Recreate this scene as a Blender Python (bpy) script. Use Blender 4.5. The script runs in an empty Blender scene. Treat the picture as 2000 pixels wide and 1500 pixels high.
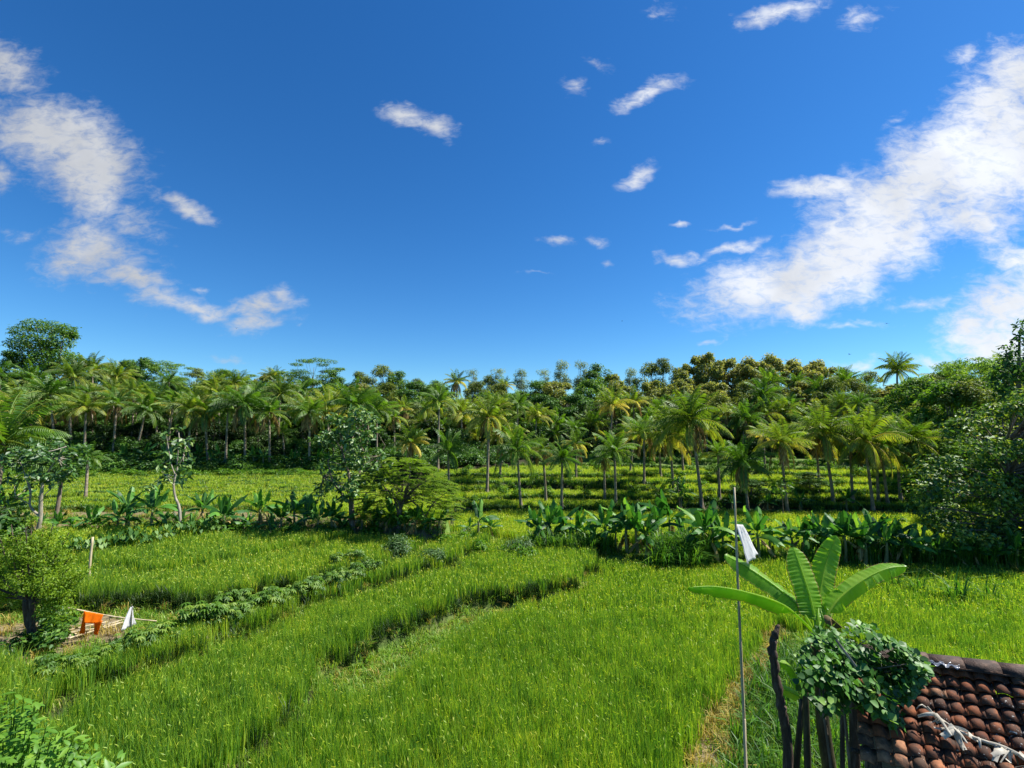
import bpy, math, random
import numpy as np
from mathutils import Vector, Matrix, Quaternion

rad = math.radians
random.seed(11)
RNG = np.random.default_rng(11)
scene = bpy.context.scene
COL = scene.collection

# ------------------------------------------------------------------ camera
CAMZ = 8.0
FPX = 900.0            # focal length in pixels of a 2000 px wide picture
PITCH = rad(5.0)
cam_d = bpy.data.cameras.new('camera')
cam_d.sensor_width = 36.0
cam_d.lens = 36.0 * FPX / 2000.0
cam_d.clip_start = 0.05
cam_d.clip_end = 3000.0
cam = bpy.data.objects.new('camera', cam_d)
COL.objects.link(cam)
cam.location = (0, 0, CAMZ)
cam.rotation_euler = (rad(90) + PITCH, 0, 0)
scene.camera = cam

def ray(px, py):
    u = (px - 1000.0) / FPX
    v = -(py - 750.0) / FPX
    return np.array([u, math.cos(PITCH) - v * math.sin(PITCH), math.sin(PITCH) + v * math.cos(PITCH)])

def at(px, py, D):
    """world point seen at a pixel (2000x1500) at forward distance D"""
    r = ray(px, py)
    r = r * (D / r[1])
    return Vector((r[0], r[1], r[2] + CAMZ))

def gp(px, py, g):
    """world point seen at a pixel on the level z = g"""
    r = ray(px, py)
    t = (g - CAMZ) / r[2]
    return Vector((r[0] * t, r[1] * t, g))

# ------------------------------------------------------------------ light
SUN_AZ = rad(80)       # clockwise from +Y (into the picture) towards +X (right)
SUN_EL = rad(53)
S = Vector((math.sin(SUN_AZ) * math.cos(SUN_EL), math.cos(SUN_AZ) * math.cos(SUN_EL), math.sin(SUN_EL)))
sun_d = bpy.data.lights.new('sun', 'SUN')
sun_d.energy = 4.9
sun_d.angle = rad(0.53)
sun_d.color = (1.0, 0.955, 0.87)
sun = bpy.data.objects.new('sun', sun_d)
COL.objects.link(sun)
sun.rotation_euler = S.to_track_quat('Z', 'Y').to_euler()

scene.view_settings.view_transform = 'Standard'
scene.view_settings.look = 'None'
scene.view_settings.exposure = 1.02
scene.view_settings.gamma = 1.0
scene.view_settings.use_curve_mapping = False
scene.cycles.max_bounces = 7
scene.cycles.diffuse_bounces = 3
scene.cycles.glossy_bounces = 2
scene.cycles.transmission_bounces = 4
scene.cycles.transparent_max_bounces = 8
scene.cycles.caustics_reflective = False
scene.cycles.caustics_refractive = False
scene.render.film_transparent = False

world = bpy.data.worlds.new('World')
scene.world = world
world.use_nodes = True
wt = world.node_tree
wt.nodes.clear()

class NB:
    """tiny node-building helper"""
    def __init__(self, tree): self.t = tree
    def n(self, kind, **kw):
        nd = self.t.nodes.new(kind)
        for k, v in kw.items(): setattr(nd, k, v)
        return nd
    def put(self, sock, v):
        if v is None: return
        if isinstance(v, bpy.types.NodeSocket): self.t.links.new(v, sock)
        else: sock.default_value = v
    def math(self, op, a, b=None, c=None, clamp=False):
        nd = self.n('ShaderNodeMath', operation=op, use_clamp=clamp)
        self.put(nd.inputs[0], a); self.put(nd.inputs[1], b)
        if c is not None: self.put(nd.inputs[2], c)
        return nd.outputs[0]
    def mix(self, f, a, b, mode='MIX'):
        nd = self.n('ShaderNodeMix', data_type='RGBA', blend_type=mode)
        self.put(nd.inputs[0], f); self.put(nd.inputs[6], a); self.put(nd.inputs[7], b)
        return nd.outputs[2]
    def ramp(self, f, stops, interp='LINEAR'):
        nd = self.n('ShaderNodeValToRGB')
        cr = nd.color_ramp; cr.interpolation = interp
        while len(cr.elements) < len(stops): cr.elements.new(0.5)
        for e, (p, c) in zip(cr.elements, stops):
            e.position = p; e.color = (*c, 1) if len(c) == 3 else c
        self.put(nd.inputs[0], f)
        return nd.outputs[0]
    def noise(self, vec, scale, detail=3, rough=0.55, dist=0.0, dim='3D'):
        nd = self.n('ShaderNodeTexNoise', noise_dimensions=dim)
        self.put(nd.inputs['Vector'], vec)
        nd.inputs['Scale'].default_value = scale
        nd.inputs['Detail'].default_value = detail
        nd.inputs['Roughness'].default_value = rough
        nd.inputs['Distortion'].default_value = dist
        return nd.outputs['Fac'], nd.outputs['Color']
    def mrange(self, v, a, b, c=0.0, d=1.0, smooth=False):
        nd = self.n('ShaderNodeMapRange')
        if smooth: nd.interpolation_type = 'SMOOTHSTEP'
        self.put(nd.inputs[0], v)
        for i, x in zip((1, 2, 3, 4), (a, b, c, d)): nd.inputs[i].default_value = x
        return nd.outputs[0]

def build_world():
    b = NB(wt)
    out = b.n('ShaderNodeOutputWorld')
    bg = b.n('ShaderNodeBackground')
    bg.inputs['Strength'].default_value = 0.08
    wt.links.new(bg.outputs[0], out.inputs[0])
    sky = b.n('ShaderNodeTexSky', sky_type='NISHITA')
    sky.sun_disc = False
    sky.sun_elevation = SUN_EL
    sky.sun_rotation = SUN_AZ
    sky.air_density = 1.0
    sky.dust_density = 0.15
    sky.ozone_density = 3.0
    sky.altitude = 300
    tc = b.n('ShaderNodeTexCoord')
    sep = b.n('ShaderNodeSeparateXYZ')
    wt.links.new(tc.outputs['Generated'], sep.inputs[0])
    # the deep clear-air blue of the day: the sky's own colour, more saturated towards the zenith
    hs = b.n('ShaderNodeHueSaturation')
    hs.inputs['Saturation'].default_value = 1.28
    hs.inputs['Value'].default_value = 0.86
    hs.inputs['Hue'].default_value = 0.502
    wt.links.new(sky.outputs[0], hs.inputs['Color'])
    skyc = b.mix(1.0, hs.outputs[0], (.60, .925, 1.10, 1), 'MULTIPLY')
    # cloud bank on the far vertical plane of directions: u = x/y, v = z/y
    yy = b.math('MAXIMUM', sep.outputs[1], 0.03)
    u = b.math('DIVIDE', sep.outputs[0], yy)
    v = b.math('DIVIDE', sep.outputs[2], yy)
    cmb = b.n('ShaderNodeCombineXYZ')
    b.put(cmb.inputs[0], u); b.put(cmb.inputs[1], v)
    P = cmb.outputs[0]
    _, wc = b.noise(P, 5.0, 4, 0.6)
    sub = b.n('ShaderNodeVectorMath', operation='SUBTRACT')
    b.put(sub.inputs[0], wc); sub.inputs[1].default_value = (0.5, 0.5, 0.5)
    sc = b.n('ShaderNodeVectorMath', operation='SCALE')
    b.put(sc.inputs[0], sub.outputs[0]); sc.inputs['Scale'].default_value = 0.13
    ad = b.n('ShaderNodeVectorMath', operation='ADD')
    b.put(ad.inputs[0], P); b.put(ad.inputs[1], sc.outputs[0])
    Pw = ad.outputs[0]
    blobs = [
        # px, py, rx, ry, rot, strength
        (5,130,75,52,20,.85),(100,255,150,68,12,1.1),(175,310,110,80,20,1.1),(195,370,55,50,60,.9),(0,340,38,34,0,.8),
        (262,430,60,34,35,.66),(185,485,105,60,20,.82),(150,500,62,48,0,.7),(250,546,75,22,5,.9),
        (355,400,62,19,25,.75),(300,578,70,22,5,.72),(390,592,75,23,12,.9),(500,600,75,20,0,.85),(552,588,28,18,0,.95),(500,628,60,20,0,.7),
        (446,690,28,7,0,.6),(50,460,45,14,5,.55),(395,552,25,8,0,.5),
        (796,224,36,24,10,1.05),(846,238,36,20,8,1.0),(1115,175,26,20,0,.72),(1165,120,34,18,20,.6),(1262,180,66,18,-22,.72),(1302,162,30,18,0,.85),
        (1250,334,42,18,-28,1.0),(1086,467,36,12,0,.9),(1168,470,24,12,0,.55),(1320,494,46,14,0,.9),(1425,490,90,11,-8,.7),(1321,428,15,5,0,.8),(1430,447,38,5,0,.6),
        (1177,275,20,9,0,.6),(1290,18,40,22,0,.6),(1535,24,85,19,-12,.88),(1680,30,42,16,-8,.82),(1050,530,26,4,0,.5),(1172,514,9,6,0,.55),
        (1540,560,185,62,-10,1.25),(1470,560,95,34,10,.9),(1560,612,62,28,0,1.15),(1680,480,175,78,-32,1.3),(1610,372,90,26,0,1.0),(1740,385,150,70,-18,1.2),
        (1850,330,140,95,-28,1.3),(1950,290,130,120,-40,1.35),(1990,150,70,70,-45,1.2),(1930,220,120,60,-42,1.1),(1885,110,36,14,-25,.62),(1910,420,120,40,0,1.0),(1880,240,70,30,-40,.8),
        (1975,600,110,70,-20,1.15),(1900,640,70,65,0,.95),(1990,500,60,45,0,.85),(1960,680,90,50,0,1.1),(1830,715,48,12,0,.9),(1680,711,45,11,0,.72),(1385,667,28,5,0,.7),(1790,590,60,16,-10,.55),
        (1750,230,40,12,-30,.5),(1660,640,70,8,0,.5),(2120,300,200,150,0,1.3),(2150,600,180,90,0,1.2),
        (2500,250,320,180,20,1.0),(-300,330,260,90,0,1.0),(-600,560,260,50,0,.9),
    ]
    dens = None
    for (px, py, rx, ry, rot, st) in blobs:
        if rx < 50: st *= .74
        elif px > 1300: st *= .93
        r = ray(px, py)
        cu, cv = r[0] / r[1], r[2] / r[1]
        k = 1.0 / r[1]
        mp = b.n('ShaderNodeMapping', vector_type='TEXTURE')
        b.put(mp.inputs['Vector'], Pw)
        mp.inputs['Location'].default_value = (cu, cv, 0)
        mp.inputs['Rotation'].default_value = (0, 0, rad(-rot))
        mp.inputs['Scale'].default_value = (rx / FPX * 1.45 * k, ry / FPX * 1.45 * k, 1)
        ln = b.n('ShaderNodeVectorMath', operation='LENGTH')
        wt.links.new(mp.outputs[0], ln.inputs[0])
        f = b.math('MULTIPLY_ADD', ln.outputs['Value'], -st, st)
        dens = f if dens is None else b.math('MAXIMUM', dens, f)
    n1, _ = b.noise(Pw, 9.0, 7, 0.62, 0.3)
    st3 = b.n('ShaderNodeMapping'); b.put(st3.inputs['Vector'], P)
    st3.inputs['Rotation'].default_value = (0, 0, rad(-25)); st3.inputs['Scale'].default_value = (1.0, 2.2, 1)
    n2, _ = b.noise(st3.outputs[0], 24.0, 5, 0.65, 0.5)
    d = b.math('ADD', b.math('MULTIPLY_ADD', n1, 0.95, -0.475), dens)
    d = b.math('ADD', d, b.math('MULTIPLY_ADD', n2, 0.8, -0.42))
    alpha = b.mrange(d, 0.02, 0.88, 0, 1, True)
    front = b.mrange(sep.outputs[1], 0.03, 0.12, 0, 1, True)
    alpha = b.math('MULTIPLY', alpha, front)
    alpha = b.math('MULTIPLY', alpha, b.mrange(n2, .30, .52, .72, .97))
    # cloud body: brighter and whiter towards the sun, soft grey folds
    n3, _ = b.noise(Pw, 4.5, 5, 0.55)
    side = b.mrange(u, -1.0, 0.9, 0.0, 1.0)
    bright = b.math('MULTIPLY_ADD', side, 2.0, 3.9)
    fold = b.mrange(n3, 0.3, 0.65, 0.84, 1.12)
    val = b.math('MULTIPLY', bright, fold)
    cc = b.n('ShaderNodeCombineColor')
    b.put(cc.inputs[0], b.math('MULTIPLY', val, .93)); b.put(cc.inputs[1], b.math('MULTIPLY', val, 0.965)); b.put(cc.inputs[2], b.math('MULTIPLY', val, 1.03))
    mx = b.n('ShaderNodeMix', data_type='RGBA')
    b.put(mx.inputs[0], alpha); b.put(mx.inputs[6], skyc); b.put(mx.inputs[7], cc.outputs[0])
    b.put(bg.inputs['Color'], mx.outputs[2])
build_world()

# ------------------------------------------------------------------ materials
def new_mat(name):
    m = bpy.data.materials.new(name)
    m.use_nodes = True
    m.node_tree.nodes.clear()
    return m, NB(m.node_tree)

GB = (1.04, 1.10, .74)
def leaf_mat(name, stops, trans=0.38, gloss=0.07, rough=0.42, objvar=0.35, posvar=None, tint=None):
    """thin leaf: diffuse + translucent + a little gloss; colour by per-leaf random and per-plant random"""
    m, b = new_mat(name)
    out = b.n('ShaderNodeOutputMaterial')
    a = b.n('ShaderNodeAttribute'); a.attribute_name = 'rnd'
    oi = b.n('ShaderNodeObjectInfo')
    f = b.math('ADD', a.outputs['Fac'], b.math('MULTIPLY_ADD', oi.outputs['Random'], objvar, -objvar / 2), clamp=True)
    if posvar:
        geo = b.n('ShaderNodeNewGeometry')
        nf, _ = b.noise(geo.outputs['Position'], posvar[0], 3, 0.6)
        f = b.math('ADD', f, b.math('MULTIPLY_ADD', nf, posvar[1], -posvar[1] / 2), clamp=True)
    stops = [(p_, tuple(min(.85, x * k) for x, k in zip(c_, GB))) for p_, c_ in stops]
    gloss *= .38; rough = max(rough, .5); trans = min(.55, trans * 1.3)
    c = b.ramp(f, stops)
    df = b.n('ShaderNodeBsdfDiffuse'); b.put(df.inputs['Color'], c)
    tr = b.n('ShaderNodeBsdfTranslucent')
    tc = b.mix(1.0, c, tint or (1.25, 1.18, 0.55, 1), 'MULTIPLY')
    b.put(tr.inputs['Color'], tc)
    m1 = b.n('ShaderNodeMixShader'); m1.inputs[0].default_value = trans
    b.t.links.new(df.outputs[0], m1.inputs[1]); b.t.links.new(tr.outputs[0], m1.inputs[2])
    gl = b.n('ShaderNodeBsdfGlossy'); gl.inputs['Roughness'].default_value = rough
    gl.inputs['Color'].default_value = (0.9, 0.95, 0.9, 1)
    m2 = b.n('ShaderNodeMixShader'); m2.inputs[0].default_value = gloss
    b.t.links.new(m1.outputs[0], m2.inputs[1]); b.t.links.new(gl.outputs[0], m2.inputs[2])
    b.t.links.new(m2.outputs[0], out.inputs[0])
    return m

def solid_mat(name, stops, scale=(8, 8, 2), detail=5, rough=0.8, bump=0.4, bscale=None, use_rnd=0.0, objcoord=True, spec=0.3):
    m, b = new_mat(name)
    out = b.n('ShaderNodeOutputMaterial')
    p = b.n('ShaderNodeBsdfPrincipled')
    p.inputs['Roughness'].default_value = rough
    p.inputs['Specular IOR Level'].default_value = spec
    tc = b.n('ShaderNodeTexCoord')
    mp = b.n('ShaderNodeMapping'); mp.inputs['Scale'].default_value = scale
    b.put(mp.inputs['Vector'], tc.outputs['Object'])
    f, _ = b.noise(mp.outputs[0], 1.0, detail, 0.65)
    f = b.mrange(f, 0.25, 0.75)
    if use_rnd:
        a = b.n('ShaderNodeAttribute'); a.attribute_name = 'rnd'
        f = b.math('ADD', b.math('MULTIPLY', f, 1 - use_rnd), b.math('MULTIPLY', a.outputs['Fac'], use_rnd), clamp=True)
    b.put(p.inputs['Base Color'], b.ramp(f, stops))
    if bump:
        bp = b.n('ShaderNodeBump'); bp.inputs['Strength'].default_value = bump; bp.inputs['Distance'].default_value = 0.03
        b.put(bp.inputs['Height'], f); b.put(p.inputs['Normal'], bp.outputs[0])
    b.t.links.new(p.outputs[0], out.inputs[0])
    return m

M = {}
M['palm'] = leaf_mat('palm_leaf', [(0, (0.048, 0.108, 0.014)), (.3, (0.132, 0.216, 0.024)), (.55, (0.264, 0.324, 0.042)), (.8, (0.456, 0.420, 0.084)), (1, (0.600, 0.480, 0.132))], .36, .10, .38, .3)
M['palm_green'] = leaf_mat('palm_leaf_green', [(0, (0.037, 0.106, 0.013)), (.4, (0.094, 0.200, 0.020)), (.75, (0.213, 0.312, 0.037)), (1, (0.400, 0.413, 0.075))], .38, .10, .38, .25)
M['palm_dry'] = leaf_mat('palm_leaf_dry', [(0, (.10, .055, .025)), (.5, (.24, .15, .07)), (1, (.42, .31, .17))], .2, .05, .5, .2)
M['banana'] = leaf_mat('banana_leaf_far', [(0, (0.015, 0.063, 0.015)), (.5, (0.042, 0.150, 0.033)), (.85, (0.105, 0.285, 0.053)), (1, (0.195, 0.375, 0.068))], .40, .07, .45, .35)
M['banana_dry'] = leaf_mat('banana_leaf_dry', [(0, (.12, .07, .035)), (.5, (.3, .2, .11)), (1, (.45, .34, .22))], .15, .04, .6, .2)
M['dark'] = leaf_mat('leaf_dark_green', [(0, (0.018, 0.061, 0.012)), (.5, (0.049, 0.131, 0.023)), (1, (0.131, 0.246, 0.044))], .32, .08, .4, .4)
M['mid'] = leaf_mat('leaf_mid_green', [(0, (0.031, 0.086, 0.016)), (.5, (0.086, 0.192, 0.031)), (1, (0.209, 0.330, 0.061))], .36, .07, .42, .4)
M['deep'] = leaf_mat('leaf_painted_shade', [(0, (.008, .024, .006)), (.6, (.022, .055, .012)), (1, (.06, .11, .022))], .25, .06, .45, .4)  # dark stops put the shade of the wood and banks into leaf colour
M['sunny'] = leaf_mat('leaf_sunny_green', [(0, (0.051, 0.145, 0.013)), (.5, (0.128, 0.289, 0.025)), (1, (0.272, 0.425, 0.051))], .42, .10, .45, .1)
M['olive'] = leaf_mat('leaf_olive', [(0, (0.049, 0.082, 0.019)), (.5, (0.138, 0.186, 0.049)), (1, (0.292, 0.324, 0.097))], .36, .06, .45, .4)
M['brownish'] = leaf_mat('leaf_brown_tinged', [(0, (.11, .15, .04)), (.4, (.21, .25, .075)), (.75, (.29, .29, .12)), (1, (.37, .33, .19))], .40, .05, .5, .3, (.25, .5))
M['grey'] = leaf_mat('leaf_grey_green', [(0, (0.069, 0.103, 0.041)), (.5, (0.166, 0.221, 0.090)), (1, (0.331, 0.373, 0.179))], .38, .05, .5, .3)
M['bright'] = leaf_mat('leaf_bright_green', [(0, (.035, .10, .01)), (.5, (.085, .20, .02)), (1, (.17, .29, .035))], .42, .06, .42, .25)
M['feather'] = leaf_mat('leaf_feathery', [(0, (.07, .15, .012)), (.5, (.16, .27, .02)), (1, (.30, .40, .04))], .42, .05, .45, .2)
M['bigleaf'] = leaf_mat('leaf_large_glossy', [(0, (0.017, 0.064, 0.017)), (.5, (0.057, 0.149, 0.036)), (.85, (0.141, 0.240, 0.071)), (1, (0.283, 0.353, 0.141))], .28, .13, .36, .25)
M['rightleaf'] = leaf_mat('leaf_right_tree', [(0, (0.021, 0.061, 0.014)), (.5, (0.079, 0.176, 0.029)), (.85, (0.229, 0.316, 0.061)), (1, (0.439, 0.421, 0.105))], .3, .10, .38, .1)
M['cassava'] = leaf_mat('cassava_leaf', [(0, (.05, .12, .02)), (.6, (.10, .21, .03)), (1, (.22, .31, .06))], .4, .06, .45, .2)
M['taro'] = leaf_mat('taro_leaf', [(0, (.04, .11, .03)), (.6, (.09, .20, .05)), (1, (.20, .32, .11))], .34, .04, .4, .2)
M['shrubblue'] = leaf_mat('shrub_blue_green', [(0, (.03, .075, .03)), (.6, (.07, .145, .06)), (1, (.15, .24, .10))], .3, .08, .45, .2)
M['vine'] = leaf_mat('vine_leaf', [(0, (.02, .07, .012)), (.5, (.06, .17, .03)), (.85, (.13, .27, .055)), (1, (.24, .38, .10))], .3, .10, .42, .0)
M['rice'] = leaf_mat('rice_leaf', [(0, (.045, .125, .02)), (.3, (.13, .28, .033)), (.6, (.31, .445, .048)), (.85, (.47, .50, .055)), (1, (.53, .46, .07))], .42, .06, .45, .3, (.13, .5), (1.12, 1.14, .55, 1))
M['rice_far'] = leaf_mat('rice_leaf_ripening', [(0, (.15, .29, .03)), (.35, (.29, .43, .05)), (.7, (.44, .53, .07)), (1, (.55, .48, .09))], .42, .05, .5, .3, (.16, .3), (1.15, 1.1, .5, 1))
M['grass'] = leaf_mat('short_grass', [(0, (.08, .19, .02)), (.5, (.18, .33, .04)), (.85, (.30, .38, .07)), (1, (.40, .34, .13))], .4, .05, .5, .3, (.8, .5))
M['tallgrass'] = leaf_mat('tall_grass', [(0, (.03, .10, .015)), (.5, (.07, .19, .025)), (1, (.17, .30, .045))], .4, .07, .42, .2)
M['drygrass'] = leaf_mat('dry_grass', [(0, (.16, .12, .03)), (.5, (.34, .25, .08)), (1, (.5, .38, .15))], .3, .04, .6, .3)
M['weeds'] = leaf_mat('weeds', [(0, (.03, .10, .01)), (.5, (.09, .21, .02)), (1, (.19, .31, .04))], .4, .05, .45, .2, (.5, .4))
M['palm_bark'] = solid_mat('palm_bark', [(0, (.10, .08, .06)), (.5, (.22, .18, .13)), (1, (.44, .38, .29))], (3, 3, 14), 4, .85, .5)
M['bark'] = solid_mat('bark_brown', [(0, (.05, .04, .03)), (.5, (.14, .11, .08)), (1, (.26, .22, .17))], (7, 7, 2.5), 5, .88, .7)
M['palebark'] = solid_mat('bark_pale', [(0, (.14, .12, .09)), (.5, (.28, .25, .19)), (1, (.46, .42, .34))], (5, 5, 2), 5, .85, .5)
M['banana_stem'] = solid_mat('banana_stem', [(0, (.07, .08, .03)), (.5, (.17, .17, .07)), (1, (.34, .28, .15))], (6, 6, 1.5), 4, .6, .3)
M['bamboo'] = solid_mat('bamboo', [(0, (.26, .20, .11)), (.5, (.45, .37, .23)), (1, (.66, .58, .42))], (8, 8, 1.5), 4, .55, .15)
M['oldwood'] = solid_mat('old_wood', [(0, (.025, .018, .013)), (.5, (.075, .05, .035)), (1, (.20, .15, .11))], (14, 14, 3), 6, .9, .8)

# ------------------------------------------------------------------ mesh builder
class MB:
    def __init__(self):
        self.v = []; self.q = []; self.t = []; self.r = []; self.n = 0
    def add(self, verts, quads=None, tris=None, rnd=0.5):
        verts = np.asarray(verts, dtype=np.float64).reshape(-1, 3)
        k = len(verts)
        self.v.append(verts)
        if np.isscalar(rnd): rnd = np.full(k, rnd)
        self.r.append(np.asarray(rnd, dtype=np.float64).reshape(-1))
        if quads is not None and len(quads): self.q.append(np.asarray(quads, dtype=np.int64).reshape(-1, 4) + self.n)
        if tris is not None and len(tris): self.t.append(np.asarray(tris, dtype=np.int64).reshape(-1, 3) + self.n)
        self.n += k
    def mesh(self, name, mat, smooth=False):
        me = bpy.data.meshes.new(name)
        V = np.concatenate(self.v)
        Q = np.concatenate(self.q) if self.q else np.zeros((0, 4), int)
        T = np.concatenate(self.t) if self.t else np.zeros((0, 3), int)
        me.vertices.add(len(V)); me.vertices.foreach_set('co', V.astype(np.float32).ravel())
        me.loops.add(Q.size + T.size)
        me.loops.foreach_set('vertex_index', np.concatenate([Q.ravel(), T.ravel()]).astype(np.int32))
        me.polygons.add(len(Q) + len(T))
        ls = np.concatenate([np.arange(len(Q)) * 4, Q.size + np.arange(len(T)) * 3]).astype(np.int32)
        me.polygons.foreach_set('loop_start', ls)
        if smooth: me.polygons.foreach_set('use_smooth', np.ones(len(Q) + len(T), dtype=bool))
        at_ = me.attributes.new('rnd', 'FLOAT', 'POINT')
        at_.data.foreach_set('value', np.concatenate(self.r).astype(np.float32))
        me.update(calc_edges=True)
        me.validate()
        if mat: me.materials.append(mat)
        return me
    def build(self, name, mat, parent=None, smooth=False):
        return link(name, self.mesh(name, mat, smooth), parent)

def link(name, data, parent=None):
    o = bpy.data.objects.new(name, data)
    COL.objects.link(o)
    if parent: o.parent = parent
    return o

def tag(o, label=None, cat=None, group=None, kind=None):
    if label: o['label'] = label
    if cat: o['category'] = cat
    if group: o['group'] = group
    if kind: o['kind'] = kind
    return o

def thing(name, loc, label=None, cat=None, group=None, rz=0.0):
    o = link(name, None)
    o.location = loc; o.rotation_euler = (0, 0, rz)
    return tag(o, label, cat, group)

def norm(a):
    a = np.asarray(a, float)
    return a / np.maximum(np.linalg.norm(a, axis=-1, keepdims=True), 1e-9)

def catmull(P, n):
    P = np.asarray(P, float)
    if len(P) == 2:
        t = np.linspace(0, 1, n)[:, None]
        return P[0] * (1 - t) + P[1] * t
    Q = np.vstack([2 * P[0] - P[1], P, 2 * P[-1] - P[-2]])
    seg = len(P) - 1
    out = []
    for t in np.linspace(0, seg, n):
        i = min(int(t), seg - 1); f = t - i
        p0, p1, p2, p3 = Q[i], Q[i + 1], Q[i + 2], Q[i + 3]
        out.append(0.5 * (2 * p1 + (p2 - p0) * f + (2 * p0 - 5 * p1 + 4 * p2 - p3) * f * f + (3 * p1 - p0 - 3 * p2 + p3) * f ** 3))
    return np.array(out)

def tube(mb, pts, r, sides=7, rnd=0.5, cap=True):
    pts = np.asarray(pts, float); n = len(pts)
    r = np.full(n, r) if np.isscalar(r) else np.asarray(r, float)
    T = norm(np.gradient(pts, axis=0))
    ref = np.array([0, 1, 0.013]) if abs(T[:, 2]).mean() > .6 else np.array([0.01, 0, 1])
    A = norm(np.cross(T, ref)); B = np.cross(T, A)
    an = np.linspace(0, 2 * math.pi, sides, endpoint=False)
    V = pts[:, None] + r[:, None, None] * (np.cos(an)[None, :, None] * A[:, None] + np.sin(an)[None, :, None] * B[:, None])
    V = V.reshape(-1, 3)
    i = np.arange(n - 1)[:, None] * sides; j = np.arange(sides)[None]
    jn = (j + 1) % sides
    Q = np.stack([i + j, i + jn, i + sides + jn, i + sides + j], -1).reshape(-1, 4)
    tr = []
    if cap:
        for base in (0, (n - 1) * sides):
            for k in range(1, sides - 1): tr.append((base, base + k, base + k + 1))
    mb.add(V, Q, tr, rnd)

def kites(mb, base, axis, nrm, L, W, rnd, bend=0.0):
    """one folded leaf (two triangles as a quad pair) per row"""
    base = np.asarray(base); axis = norm(axis); side = norm(np.cross(axis, nrm))
    up = np.cross(side, axis)
    L = np.broadcast_to(L, (len(base),))[:, None]; W = np.broadcast_to(W, (len(base),))[:, None]
    mid = base + axis * L * 0.45
    v0 = base
    v1 = mid + side * W * .5 + up * W * .12
    v2 = base + axis * L - up * bend * L
    v3 = mid - side * W * .5 + up * W * .12
    V = np.stack([v0, v1, v2, v3], 1).reshape(-1, 3)
    k = np.arange(len(base))[:, None] * 4
    T = np.concatenate([k + np.array([[0, 1, 2]]), k + np.array([[0, 2, 3]])])
    mb.add(V, None, T, np.repeat(rnd, 4))

def blob_leaves(mb, rng, c, R, n, L, W, shell=0.55, upbias=0.7, lo=0.0, hi=1.0, droop=0.0, lvar=.3):
    """n leaves around a clump centre c with radii R"""
    d = norm(rng.normal(size=(n, 3)))
    rr = (rng.random(n) ** (1 / 3.0)) * (1 - shell) + shell
    rr *= 1 + rng.normal(size=n) * .12
    p = np.asarray(c) + d * rr[:, None] * np.asarray(R)
    nr = norm(d * 0.6 + np.array([0, 0, upbias]) + rng.normal(size=(n, 3)) * .45)
    ax = norm(np.cross(nr, rng.normal(size=(n, 3)))) + np.array([0, 0, -droop])
    kites(mb, p, ax, nr, L * (1 + rng.normal(size=n) * lvar).clip(.4, 1.8), W, lo + (hi - lo) * rng.random(n), .1)

# ------------------------------------------------------------------ terrain
def pip(x, y, poly):
    x = np.asarray(x); y = np.asarray(y)
    inside = np.zeros(x.shape, bool)
    n = len(poly); j = n - 1
    for i in range(n):
        xi, yi = poly[i]; xj, yj = poly[j]
        if yi != yj:
            c = ((yi > y) != (yj > y)) & (x < (xj - xi) * (y - yi) / (yj - yi) + xi)
            inside ^= c
        j = i
    return inside

def poly(pts, g):
    return [tuple(gp(px, py, g)[:2]) for px, py in pts]

FAR = 870
# name, level, pixel outline on that level (front edge first), rice kind (None = no rice)
FIELDS = [
    ('lower_left', .50, [(640, 1292), (760, 1243), (880, 1192), (925, 1174), (1000, 1167), (1135, 1150), (1150, 1120), (1180, 1085), (1200, 1050), (300, 1050), (-1200, 1200), (-1500, 1700), (200, 1700), (560, 1420)], 'near'),
    ('middle_left', .95, [(-1500, 1900), (-300, 1560), (60, 1415), (130, 1370), (200, 1345), (280, 1315), (360, 1285), (450, 1250), (560, 1208), (640, 1178), (740, 1143), (870, 1110), (910, 1088), (960, 1065), (960, 1040), (-1500, 1040)], 'near'),
    ('bund_field', 1.2, [(-1500, 1240), (-100, 1190), (150, 1183), (250, 1180), (420, 1184), (500, 1166), (600, 1142), (668, 1130), (740, 1112), (800, 1092), (850, 1063), (860, 1040), (-1500, 1040)], 'near'),
    ('upper_strip', 1.4, [(300, 1128), (420, 1112), (500, 1097), (600, 1079), (680, 1061), (692, 1044), (-1500, 1030), (-1500, 1150), (0, 1118), (120, 1105), (200, 1120)], 'near'),
    ('ripe_strip', 1.6, [(-1500, 1120), (0, 1102), (120, 1092), (250, 1080), (340, 1066), (425, 1052), (450, 1040), (450, 1020), (-1500, 1020)], 'far'),
    ('beyond_right', .50, [(862, 1062), (1000, 1072), (1060, 1086), (1250, 1088), (1265, 1105), (1400, 1098), (1540, 1090), (1800, 1112), (2100, 1120), (3600, 1160), (3600, 980), (862, 980)], 'far'),
    ('beyond_left', 1.9, [(-1500, 1030), (0, 1012), (300, 1010), (450, 1016), (600, 1024), (720, 1028), (860, 1032), (880, 1000), (880, 960), (-1500, 950)], 'far'),
]
lv, ys = 1.9, []
for k, y in enumerate([995, 985, 975, 966, 958, 951, 945, 939, 934]):
    lv += .10
    FIELDS.append(('terrace_left', lv, [(-1500, y + 14), (0, y + 2), (300, y), (640, y - 1), (700, y - 4), (740, 915), (-1500, 915)], 'far'))
lv = .5
for k, (y, st) in enumerate([(1002, .3), (990, .3), (975, .4), (958, .45), (943, .4), (928, .4), (913, .4), (899, .45), (886, .45)]):
    lv += st
    w = 6 * math.sin(k * 1.7)
    FIELDS.append(('terrace_right', lv, [(800 + 10 * k, y - 6), (870, y + 2), (1050, y - 2 + w), (1250, y + w * .5), (1450, y + 1 - w), (1650, y + 3), (1900, y + 6), (3500, y + 40), (3500, 868), (850 + 10 * k, 868)],
                   'far' if k in (1, 2, 3, 4, 5) else None))
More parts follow.
